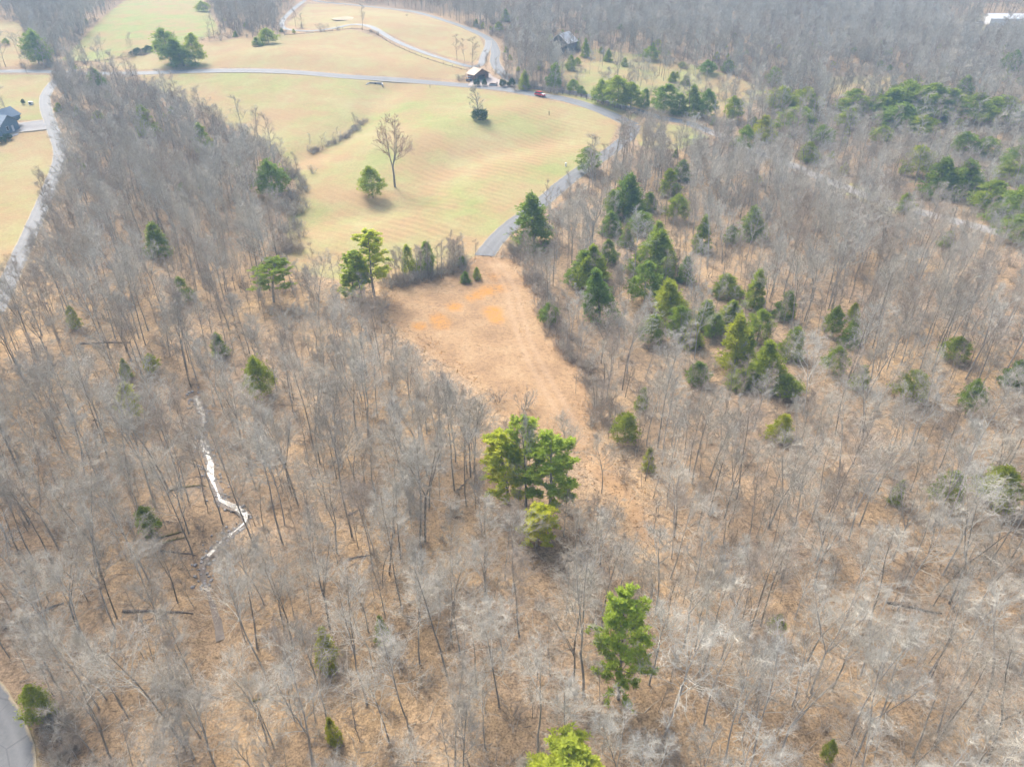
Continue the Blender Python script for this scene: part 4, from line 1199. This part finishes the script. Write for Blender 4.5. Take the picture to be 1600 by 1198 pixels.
# single plants of the meadow and the upper fields
p = pix(617, 292); r = plant('bare_tree', 'field_tree', p, 1.05, height_from(p, 183) / 20, 0.6); r['category'] = 'bare tree'
r['label'] = 'tall three-stemmed bare tree with reddish top standing alone in the meadow'
p = pix(749, 187); r = plant('bare_tree', 'low_branched', p, 1.5, height_from(p, 136) / 9, 1.0); r['category'] = 'bare tree'
r['label'] = 'lone bare tree with dense low bush around its trunk near the pavilion'
p2 = (p.x + 0.3, p.y - 0.6, p.z); r = plant('shrub', 'shrub_0', p2, 2.9, 2.0); r['category'] = 'shrub'; r['label'] = 'rounded dark evergreen bush wrapped round the lone bare tree in the meadow'
r = plant('bush', 'bush_0', pix(757, 186), 1.1, 1.2); r['category'] = 'bush'; r['label'] = 'rust-brown bush at the foot of the lone bare tree near the pavilion'
for u, v, h, lb in [(137, 95, 9, 'many-stemmed bare tree on the fence line below the green pasture'), (130, 55, 12, 'bare tree at the left edge of the green pasture')]:
    p = pix(u, v); r = plant('bare_tree', 'low_branched', p, h / 9, h / 9); r['category'] = 'bare tree'; r['label'] = lb
for u, v, s, lb in [(778, 628, 1.5, 'low brown leafless bush, left of the pair in the clearing'), (819, 638, 1.7, 'leafless grey-brown bush, right of the pair in the clearing'), (901, 415, 0, ''), (635, 25, 0.6, 'small dark bush on the upper loop field')]:
    if not s: continue
    p = pix(u, v); r = plant('bush', 'bush_%d' % (1 if u == 819 else 0), p, s, s * 0.85); r['category'] = 'bush'; r['label'] = lb

# ------------------------------------------------------------------ fences
def fence(pl, spacing, h, label, rails=3, post=0.13, mat='wood', group=None):
    c = smooth(P2(pl), spacing)
    root = empty('fence', (c[0][0], c[0][1], gzf(*c[0])))
    o = np.array([c[0][0], c[0][1], gzf(*c[0])])
    pm = MB().box(-post, post, -post, post, -0.4, h).mesh('post', M[mat])
    for q in c: link('post', pm, root, Vector((q[0], q[1], gzf(*q))) - Vector(o))
    for k in range(len(c) - 1):
        a, b = c[k], c[k + 1]
        for j in range(rails):
            zz = h * (0.3 + 0.6 * j / max(1, rails - 1))
            A = Vector((a[0], a[1], gzf(*a) + zz)) - Vector(o); B = Vector((b[0], b[1], gzf(*b) + zz)) - Vector(o)
            link('rail', MB().tube([A, B], [0.10, 0.10], 4).mesh('rail', M[mat]), root)
    tag(root, label, 'fence', group)
fence([(826, 140), (860, 144.5), (900, 151.5), (950, 166), (985, 177), (1012, 186)], 2.8, 1.6, 'brown wooden post-and-rail fence along the road past the red car')
fence([(110, 98), (150, 97), (185, 92), (205, 88)], 4.0, 1.2, 'thin wire fence with posts below the green pasture', 1, 0.07)
fence([(445, 56), (480, 53), (520, 49), (550, 46), (580, 50), (610, 68), (640, 82), (680, 97), (730, 111)], 5.0, 1.2, 'sparse post fence along the pale upper lane', 1, 0.08)

# ------------------------------------------------------------------ buildings
def gable_house(root, W, D, eave, ridge, wall_m, roof_m, over=0.4, opening=None, thick=0.18, z0=-1.0):
    """ridge along local y, gable at -y; opening=(x0,x1,top) is a real hole in the front gable"""
    w = W / 2
    front = MB()
    if opening:
        ops = sorted(opening)
        x = -w
        slope = lambda a: eave + (ridge - eave) * (1 - abs(a) / w)
        for (a, b, t) in ops + [(w, w, 0)]:
            pr = [(x, z0)] + [(a, z0), (a, slope(a))] + ([(0, ridge)] if x < 0 < a else []) + [(x, slope(x))]
            front.prism(pr, -D / 2, -D / 2 + thick)
            if b > a: front.prism([(a, t), (b, t), (b, slope(b))] + ([(0, ridge)] if a < 0 < b else []) + [(a, slope(a))], -D / 2, -D / 2 + thick)
            x = b
    else:
        front.prism([(-w, z0), (w, z0), (w, eave), (0, ridge), (-w, eave)], -D / 2, -D / 2 + thick)
    front.prism([(-w, z0), (w, z0), (w, eave), (0, ridge), (-w, eave)], D / 2 - thick, D / 2)
    front.box(-w, -w + thick, -D / 2 + thick, D / 2 - thick, z0, eave); front.box(w - thick, w, -D / 2 + thick, D / 2 - thick, z0, eave)
    front.build('wall', wall_m, root)
    k = (ridge - eave) / w
    for s in (-1, 1):
        rf = MB()
        e = s * (w + over)
        rf.add([(0.0, -D / 2 - over, ridge + 0.03), (e, -D / 2 - over, eave - k * over + 0.03), (e, D / 2 + over, eave - k * over + 0.03), (0.0, D / 2 + over, ridge + 0.03),
                (0.0, -D / 2 - over, ridge + 0.2), (e, -D / 2 - over, eave - k * over + 0.2), (e, D / 2 + over, eave - k * over + 0.2), (0.0, D / 2 + over, ridge + 0.2)],
               [(0, 1, 2, 3), (4, 5, 6, 7), (0, 1, 5, 4), (1, 2, 6, 5), (2, 3, 7, 6), (3, 0, 4, 7)])
        r_ = rf.build('roof_slope', roof_m, root)
        seams = MB(); m = max(3, int(D / 1.2))
        for i in range(m + 1):
            y = -D / 2 - over + 0.05 + (D + 2 * over - 0.1) * i / m
            seams.add([(s * 0.05, y - 0.03, ridge + 0.2), (e, y - 0.03, eave - k * over + 0.2), (e, y + 0.03, eave - k * over + 0.2), (s * 0.05, y + 0.03, ridge + 0.2),
                       (s * 0.05, y - 0.03, ridge + 0.26), (e, y - 0.03, eave - k * over + 0.26), (e, y + 0.03, eave - k * over + 0.26), (s * 0.05, y + 0.03, ridge + 0.26)],
                      [(0, 1, 2, 3), (4, 5, 6, 7), (0, 1, 5, 4), (1, 2, 6, 5), (2, 3, 7, 6), (3, 0, 4, 7)])
        seams.build('seam', roof_m, r_)
    return root

def window(root, x, y, z, w, h, axis='y', s=-1):
    """white framed window on a wall facing -y (or +-x)"""
    fr = MB(); t = 0.09
    def bx(m, a0, a1, z0, z1, d0, d1):
        if axis == 'y': m.box(x + a0, x + a1, y + s * d1 if s < 0 else y + d0, y + s * d0 if s < 0 else y + d1, z0, z1)
        else: m.box(x + s * d1 if s < 0 else x + d0, x + s * d0 if s < 0 else x + d1, y + a0, y + a1, z0, z1)
    for a0, a1, z0, z1 in ((-w / 2, w / 2, z, z + t), (-w / 2, w / 2, z + h - t, z + h), (-w / 2, -w / 2 + t, z + t, z + h - t), (w / 2 - t, w / 2, z + t, z + h - t)):
        bx(fr, a0, a1, z0, z1, 0.002, 0.09)
    f = fr.build('window', M['white'], root)
    g = MB(); bx(g, -w / 2 + t, w / 2 - t, z + t, z + h - t, 0.003, 0.04); g.build('pane', M['glass'], f)

def at_ground(u, v): p = pix(u, v); return (p.x, p.y, p.z)

barn = empty('barn', at_ground(880, 80), R(63 - 90)); gable_house(barn, 9.5, 12.5, 4.4, 8.2, M['barn_wood'], M['tin'], 0.5, [(-1.6, 1.2, 3.0), (2.9, 4.2, 3.0)])
tag(barn, 'old grey wooden barn with rusty tin roof among the bare trees', 'barn')
cabin = empty('cabin', (*at_ground(747, 123)[:2], zpad), R(38)); gable_house(cabin, 7.4, 5.0, 2.1, 4.0, M['dark_wood'], M['tan_roof'], 0.7, [(-1.9, 1.9, 1.9)], z0=-1.5)
lg = MB()
for s in (-1, 1): lg.box(s * 3.4 - 0.15, s * 3.4 + 0.15, -3.1, -2.8, -0.6, 1.75)
lg.build('porch_post', M['dark_wood'], cabin)
MB().box(-3.5, 3.5, -3.0, -2.78, 1.75, 1.95).build('porch_beam', M['dark_wood'], cabin)
tag(cabin, 'small dark log cabin with tan roof at the road junction', 'cabin')
sign = empty('entrance_sign', (*at_ground(770, 135)[:2], at_ground(770, 135)[2]), R(-8))
MB().box(-1.6, 1.6, -0.3, 0.3, -0.8, 0.75).build('base', M['stone'], sign); MB().box(-1.3, 1.3, -0.12, 0.12, 0.75, 1.25).build('board', M['wood'], sign); MB().box(1.62, 2.05, -0.25, 0.25, -0.8, 1.7).build('pillar', M['brick_brown'], sign)
tag(sign, 'low stone entrance sign between the round shrubs beside the road', 'sign')
cart = empty('utility_cart', (*at_ground(732.5, 127)[:2], at_ground(732.5, 127)[2] + 0.02), R(10))
MB().prism([(-1.25, 0.3), (1.25, 0.3), (1.25, 0.75), (0.75, 0.95), (0.2, 0.95), (-0.1, 0.75), (-1.25, 0.75)], -0.6, 0.6).build('body', M['dark_blue'], cart)
MB().box(-1.0, 0.75, -0.62, 0.62, 1.75, 1.84).build('roof', M['dark_blue'], cart)
mb = MB()
for x in (-0.95, 0.65):
    for y in (-0.55, 0.55): mb.box(x, x + 0.06, y - 0.03, y + 0.03, 0.7, 1.76)
mb.build('frame', M['tyre'], cart)
MB().box(-0.7, -0.2, -0.5, 0.5, 0.7, 0.95).build('seat', M['wood'], cart)
wm = MB().tube([(0, -0.1, 0), (0, 0.1, 0)], [0.27, 0.27], 12).mesh('wheel', M['tyre'])
for x in (-0.85, 0.85):
    for y in (-0.55, 0.55): link('wheel', wm, cart, (x, y, 0.27))
tag(cart, 'small dark blue utility cart parked beside the log cabin', 'cart')

# house at the left edge
hp = at_ground(-17, 206)
house = empty('house', hp, R(-4))
w_, d_, ev, rg = 17.0, 9.0, 3.2, 5.6
mb = MB(); mb.prism([(-d_ / 2, -1), (d_ / 2, -1), (d_ / 2, ev), (0, rg), (-d_ / 2, ev)], -w_ / 2, w_ / 2, 'x'); mb.build('wall', M['siding'], house)
for s in (-1, 1):
    e = s * (d_ / 2 + 0.5); k = (rg - ev) / (d_ / 2); z1 = ev - k * 0.5
    rf = MB().add([(-w_ / 2 - .5, 0, rg + .04), (w_ / 2 + .5, 0, rg + .04), (w_ / 2 + .5, e, z1 + .04), (-w_ / 2 - .5, e, z1 + .04), (-w_ / 2 - .5, 0, rg + .24), (w_ / 2 + .5, 0, rg + .24), (w_ / 2 + .5, e, z1 + .24), (-w_ / 2 - .5, e, z1 + .24)],
                  [(0, 1, 2, 3), (4, 5, 6, 7), (0, 1, 5, 4), (1, 2, 6, 5), (2, 3, 7, 6), (3, 0, 4, 7)])
    ro = rf.build('roof_slope', M['shingle'], house)
    MB().box(-w_ / 2 - .52, w_ / 2 + .52, min(e, e + s * 0.12), max(e, e + s * 0.12), z1 - 0.02, z1 + 0.26).build('gutter', M['white'], ro)
mb = MB(); mb.prism([(-2.8, ev - 0.6), (2.8, ev - 0.6), (2.8, ev + 1.0), (0, rg + 0.9), (-2.8, ev + 1.0)], 2.0, 9.6); o = mb.build('rear_wing', M['siding'], house); o.location = (3.5, 0, 0)
for s in (-1, 1):
    rf = MB().add([(0, 1.4, rg + .95), (s * 3.3, 1.4, ev + .72), (s * 3.3, 10, ev + .72), (0, 10, rg + .95), (0, 1.4, rg + 1.15), (s * 3.3, 1.4, ev + .92), (s * 3.3, 10, ev + .92), (0, 10, rg + 1.15)],
                  [(0, 1, 2, 3), (4, 5, 6, 7), (0, 1, 5, 4), (1, 2, 6, 5), (2, 3, 7, 6), (3, 0, 4, 7)])
    o = rf.build('wing_roof_slope', M['shingle_dark'], house); o.location = (3.5, 0, 0)
for x in (-5.5, -1.5, 2.4, 5.8): window(house, x, -d_ / 2, 0.9, 1.3, 1.4)
window(house, w_ / 2, -1.5, 0.9, 1.2, 1.4, 'x', 1)
MB().box(w_ / 2 + .003, w_ / 2 + 0.08, 0.6, 1.6, -0.2, 2.1).build('door', M['white'], house)
tag(house, 'blue-grey house with shingle roof at the left edge beside its driveway', 'house')
pp = P2([(-30, 212), (18, 207), (30, 206.5), (28, 211), (10, 217), (-30, 226)]); n = len(pp)
drape('patio', pp, M['concrete'], 0.16)
ub = empty('utility_box', at_ground(49, 163.5), R(15))
MB().box(-0.75, 0.75, -0.5, 0.5, -0.2, 1.0).build('cabinet', M['white'], ub); MB().box(-0.8, 0.8, -0.55, 0.55, 1.0, 1.08).build('lid', M['white'], ub); MB().box(-0.5, 0.1, -0.52, -0.501, 0.2, 0.8).build('vent', M['tyre'], ub)
tag(ub, 'small white utility box on the lawn above the house driveway', 'utility box')

# sheds far up at the right
sh = empty('long_shed', at_ground(1566, 38), R(88))
gable_house(sh, 8.0, 19.0, 3.2, 5.2, M['white'], M['white'], 0.4)
tag(sh, 'long white metal shed at the far upper right', 'shed')
sh = empty('small_house', at_ground(1500, 47), R(85)); gable_house(sh, 6.5, 12.0, 2.6, 4.2, M['brick_brown'], M['pink_concrete'], 0.4)
window(sh, 0, -6.0, 0.8, 1.2, 1.2)
tag(sh, 'low far house with pale pinkish roof left of the white shed', 'house')

# ------------------------------------------------------------------ cars
def car(loc, rz, paint, label, name='car', hood=None):
    c = empty(name, loc, rz); hw = 0.92
    b = MB(); b.prism([(-2.3, 0.42), (2.25, 0.42), (2.32, 0.7), (2.2, 0.95), (1.05, 1.08), (-2.2, 1.1), (-2.34, 0.8)], -hw, hw); b.build('body', paint, c)
    cb = MB(); P = [(-2.15, 1.1), (1.05, 1.08), (0.35, 1.62), (-1.85, 1.66)]
    lo, hi = hw - 0.04, hw - 0.22
    cb.add([(P[0][0], -lo, P[0][1]), (P[1][0], -lo, P[1][1]), (P[2][0], -hi, P[2][1]), (P[3][0], -hi, P[3][1]), (P[0][0], lo, P[0][1]), (P[1][0], lo, P[1][1]), (P[2][0], hi, P[2][1]), (P[3][0], hi, P[3][1])],
           [(0, 1, 2, 3), (7, 6, 5, 4), (1, 5, 6, 2), (4, 0, 3, 7), (3, 2, 6, 7)])
    cb.build('cabin_glass', M['glass'], c)
    MB().box(-1.88, 0.38, -hi - 0.02, hi + 0.02, 1.63, 1.72).build('roof', paint, c)
    if hood: MB().add([(1.08, -0.8, 1.09), (2.15, -0.8, 0.97), (2.15, 0.8, 0.97), (1.08, 0.8, 1.09), (1.08, -0.8, 1.12), (2.15, -0.8, 1.0), (2.15, 0.8, 1.0), (1.08, 0.8, 1.12)], [(3, 2, 1, 0), (4, 5, 6, 7), (0, 1, 5, 4), (1, 2, 6, 5), (2, 3, 7, 6), (3, 0, 4, 7)]).build('bonnet', hood, c)
    ty = MB().tube([(0, -0.11, 0), (0, 0.11, 0)], [0.35, 0.35], 16).mesh('tyre', M['tyre']); rm = MB().tube([(0, -0.12, 0), (0, 0.12, 0)], [0.2, 0.2], 10).mesh('rim', M['chrome'])
    for x in (-1.42, 1.42):
        for y in (-hw + 0.06, hw - 0.06):
            w = empty('wheel', (x, y, 0.35)); w.parent = c; link('tyre', ty, w); link('rim', rm, w)
    hl = MB().box(2.2, 2.33, -0.16, 0.16, 0.72, 0.9).mesh('headlight', M['lamp_glass'])
    for y in (-0.68, 0.68): link('headlight', hl, c, (0, y, 0))
    return tag(c, label, 'car')
a, b = pix(836, 148), pix(852, 151.5)
p = pix(844, 151); rz = math.atan2(b.y - a.y, b.x - a.x)
car((p.x, p.y, p.z + 0.12), rz, M['red_paint'], 'red car with a pale bonnet on the road beside the meadow', hood=M['white'])
p = pix(1531, 38); car((p.x, p.y, p.z + 0.02), R(20), M['white'], 'white car parked at the left end of the far white shed')

# ------------------------------------------------------------------ small things in the open
cul = empty('culvert', at_ground(587, 131), R(-4))
MB().box(-2.6, 2.6, -0.3, 0.3, -0.8, 0.6).build('headwall', M['stone'], cul)
for s in (-1, 1): MB().add([(s * 2.6, -0.3, -0.8), (s * 3.4, -2.4, -0.8), (s * 3.8, -2.3, -0.8), (s * 3.0, -0.2, -0.8), (s * 2.6, -0.3, 0.6), (s * 3.4, -2.4, 0.1), (s * 3.8, -2.3, 0.1), (s * 3.0, -0.2, 0.6)], [(0, 1, 2, 3), (4, 5, 6, 7), (0, 1, 5, 4), (1, 2, 6, 5), (2, 3, 7, 6), (3, 0, 4, 7)]).build('wing_wall', M['stone'], cul)
MB().tube([(0, -0.36, -0.1), (0, 0.3, -0.1)], [0.45, 0.45], 14).build('pipe', M['tyre'], cul)
tag(cul, 'grey stone culvert headwall below the road at the meadow top', 'culvert')
def marker(u, v, h, mat, label, cat='post', w=0.12):
    o = empty('marker_post', at_ground(u, v)); MB().tube([(0, 0, -0.3), (0, 0, h)], [w, w * 0.85], 8).build('post', M[mat], o); MB().tube([(0, 0, h), (0, 0, h + 0.12)], [w * 1.25, w * 0.7], 8).build('cap', M[mat], o)
    tag(o, label, cat)
marker(858, 180, 1.3, 'tyre', 'short dark post in the meadow below the red car')
marker(884, 260, 1.0, 'white', 'small white post at the meadow edge beside the driveway', w=0.3)
marker(672, 137, 1.0, 'wood', 'small brown post beside the road left of the log cabin')
# sand heap on the upper loop field
rd = random.Random(4); V = [(0, 0, 1.1)]; F = []
for k in range(1, 6):
    for j in range(20):
        a_ = 2 * math.pi * j / 20; q = k / 5
        V.append((math.cos(a_) * q * 8.5 * (1 + 0.12 * math.sin(3 * a_)), math.sin(a_) * q * 8 * (1 + 0.1 * math.cos(2 * a_)), 1.1 * (1 - q) ** 1.3 * (1 + rd.gauss(0, 0.08)) - (0.3 if k == 5 else 0)))
for j in range(20):
    F.append((0, 1 + j, 1 + (j + 1) % 20))
    for k in range(4): F.append((1 + k * 20 + j, 1 + (k + 1) * 20 + j, 1 + (k + 1) * 20 + (j + 1) % 20, 1 + k * 20 + (j + 1) % 20))
p = pix(541, 29)
tag(link('sand_heap', mesh_of('sand_heap', V, F, M['sand'], smooth_shade=True), None, p), 'low pale sand heap on the upper loop field', 'sand heap')

# ------------------------------------------------------------------ fallen logs on the forest floor
LOGS = [((125, 538), (205, 535), 'log', 'long dark fallen log lying level below the tall trees, left woods'), ((143, 658), (176, 653), 'log', 'short fallen log at the foot of a bare tree, left edge'),
        ((262, 768), (322, 759), 'moss', 'mossy yellow-brown log left of the creek bend'), ((243, 842), (290, 829), 'moss', 'upper of two mossy logs side by side below the small cedar'),
        ((250, 850), (290, 838), 'moss', 'lower of two mossy logs side by side below the small cedar'), ((250, 862), (306, 868), 'log', 'dark log pointing at the narrow lower creek'),
        ((192, 955), (300, 959), 'log', 'long dark fallen trunk at lower left near the creek'), ((0, 983), (100, 941), 'log', 'slanting fallen trunk at the left edge above the road'),
        ((246, 1076), (290, 1070), 'moss', 'short mossy log at lower left beside the creek'), ((248, 1080), (346, 1091), 'log', 'long thin log crossing toward the creek at lower left'),
        ((392, 1096), (427, 1087), 'moss', 'mossy log right of the creek at lower left'), ((518, 724), (534, 716), 'log', 'short broken log among the trunks left of the clearing'),
        ((543, 806), (563, 795), 'log', 'small leaning log in the woods left of the pines'), ((716, 766), (733, 748), 'log', 'small slanting log just left of the pine group'),
        ((1385, 942), (1470, 958), 'log', 'fallen trunk in the right woods'), ((545, 874), (582, 866), 'log', 'dark branch log on orange leaves left of centre')]
for (a, b, mt, lb) in LOGS:
    A, B = pix(*a), pix(*b)
    L = (B - A).length; n = 6; rl = random.Random(int(L * 100))
    pts_, rad = [], []
    r0 = 0.2 if L > 5 else 0.14
    for i in range(n + 1):
        q = A.lerp(B, i / n); q = Vector((q.x + rl.gauss(0, 0.08), q.y + rl.gauss(0, 0.08), 0)); r_ = r0 * (1 - 0.55 * i / n)
        q.z = gzf(q.x, q.y) + r_ * 0.75; pts_.append(q - A); rad.append(r_)
    lo = empty('fallen_log', A)
    MB().tube(pts_, rad, 8).build('stem', M[mt], lo)
    for i in range(3):
        q = pts_[2 + i]; d = perturbed(rl, (pts_[-1] - pts_[0]), R(50)); d.z = abs(d.z) * 0.6
        MB().tube([q, q + d * L * 0.12, q + d * L * 0.2 + Vector((0, 0, 0.1))], [0.05, 0.035, 0.012], 5).build('branch_stub', M[mt], lo)
    tag(lo, lb, 'log')

# ------------------------------------------------------------------ labels that single out every plant by its look and its place
LAND = [((326, 725), 'the bright creek pool'), ((379, 786), 'the creek bend'), ((20, 1150), "the lower left road"), ((515, 1030), "the small lower-left cedar"), ((598, 1000), "the tiny middle cedar"),
        ((838, 845), "the lowest central pine"), ((795, 780), 'the central pine group'), ((966, 1085), 'the tall lone pine'), ((880, 1198), 'the pine on the bottom edge'), ((757, 400), 'the driveway end'),
        ((690, 500), 'the orange clay patch'), ((935, 660), 'the lower clearing edge'), ((865, 520), 'the right edge of the clearing'), ((570, 465), 'the pines beside the meadow'), ((428, 470), 'the pine at the meadow corner'),
        ((250, 398), "the lone left-woods cedar"), ((20, 430), 'the left side road'), ((88, 120), 'the left road junction'), ((745, 125), 'the log cabin'), ((985, 195), "the fence-side road junction"), ((844, 150), 'the red car'),
        ((878, 75), 'the old barn'), ((1567, 35), 'the white shed'), ((208, 652), 'the cedar above the creek'), ((1200, 600), "the big eastern cedar"), ((1060, 510), "the olive cedars"),
        ((1550, 790), "the right-edge olive cedar"), ((1420, 620), "the right-woods cedar"), ((1214, 682), "the small olive cedar"), ((1208, 990), "the yellow-green sapling"),
        ((1600, 1198), 'the lower right corner'), ((1400, 1198), "the right bottom edge"), ((1400, 165), 'the dark upper right grove'), ((1560, 340), "the right-edge dark grove"), ((285, 100), 'the cedars by the upper road'),
        ((0, 800), 'the left edge of view'), ((600, 1198), "the bottom edge centre"), ((240, 1198), "the left bottom edge"), ((1600, 950), 'the right edge of view'), ((1300, 900), "the right woods centre"), ((617, 290), 'the tall meadow tree'), ((975, 340), 'the cedars beside the driveway'), ((1600, 550), 'the upper right edge')]
ORD = ['nearest', 'second', 'third', 'fourth', 'fifth', 'sixth', 'seventh', 'eighth', 'ninth', 'tenth', 'eleventh', 'twelfth', 'thirteenth', 'fourteenth', 'fifteenth', 'sixteenth', 'seventeenth', 'eighteenth']
def look(pl):
    k = pl['key']; c = pl['root'].get('category')
    if c == 'bare tree':
        if not k.startswith('bare'): return 'bare tree'
        _, tone, i = k.split('_'); col = {'grey': 'grey', 'pale': 'pale-barked', 'brown': 'brown-twigged'}[tone]
        return '%s %s bare tree' % (FORM[int(i)], col)
    if c == 'cedar': return ('olive-green' if k.startswith('olive') else 'dark green') + (' cedar' if pl['h'] > 0.5 else ' young cedar')
    if c == 'pine': return 'bright green pine'
    return 'rounded evergreen shrub' if c == 'shrub' else 'leafless bush'
cells = {}
for pl in PLANTS:
    if 'label' in pl['root']: continue
    best = min(LAND, key=lambda l: math.hypot(l[0][0] - pl['u'], l[0][1] - pl['v']))
    dx, dy = pl['u'] - best[0][0], pl['v'] - best[0][1]
    side = ('right of' if dx > 0 else 'left of') if abs(dx) > abs(dy) else ('below' if dy > 0 else 'above')
    cells.setdefault((pl['root']['category'], best[1], side), []).append((math.hypot(dx, dy), pl))
GROUPS = {'bare tree': 'bare winter trees of the woods', 'cedar': 'cedars scattered through the woods', 'pine': 'bright green pines', 'shrub': 'rounded evergreen shrubs', 'bush': 'leafless bushes'}
for (cat, lm, side), lst in cells.items():
    lst.sort(key=lambda t: t[0])
    for i, (d, pl) in enumerate(lst):
        noun = {'bare tree': 'bare tree', 'cedar': 'cedar', 'pine': 'pine', 'shrub': 'shrub', 'bush': 'bush'}[cat]
        if len(lst) == 1: lb = '%s, the only %s just %s %s' % (look(pl), noun, side, lm)
        elif i == 0: lb = '%s, nearest %s %s %s' % (look(pl), noun, side, lm)
        else: lb = '%s, %s nearest %s %s' % (look(pl), ORD[min(i, 17)], side, lm)
        if len(lb.replace('-', ' ').split()) > 16: lb = lb.replace('%s bare tree' % look(pl).split()[0], 'bare tree', 1) if cat != 'bare tree' else lb.replace(look(pl), ' '.join(look(pl).split()[-3:]), 1)
        pl['root']['label'] = lb
        pl['root']['group'] = GROUPS[cat]

# ------------------------------------------------------------------ winter haze over the whole place
def haze():
    m = bpy.data.materials.new('haze_air'); m.use_nodes = True; nt = m.node_tree
    nt.nodes.remove(nt.nodes['Principled BSDF'])
    v = nt.nodes.new('ShaderNodeVolumePrincipled')
    v.inputs['Color'].default_value = (0.42, 0.68, 0.95, 1)
    v.inputs['Density'].default_value = 0.0005
    v.inputs['Anisotropy'].default_value = 0.0
    nt.links.new(v.outputs[0], nt.nodes['Material Output'].inputs['Volume'])
    s = 3300
    o = MB().box(-s, s, -s, s, -12, 110).build('haze', m)
    tag(o, 'thin bluish winter haze over the whole valley', 'haze', kind='stuff')
haze()
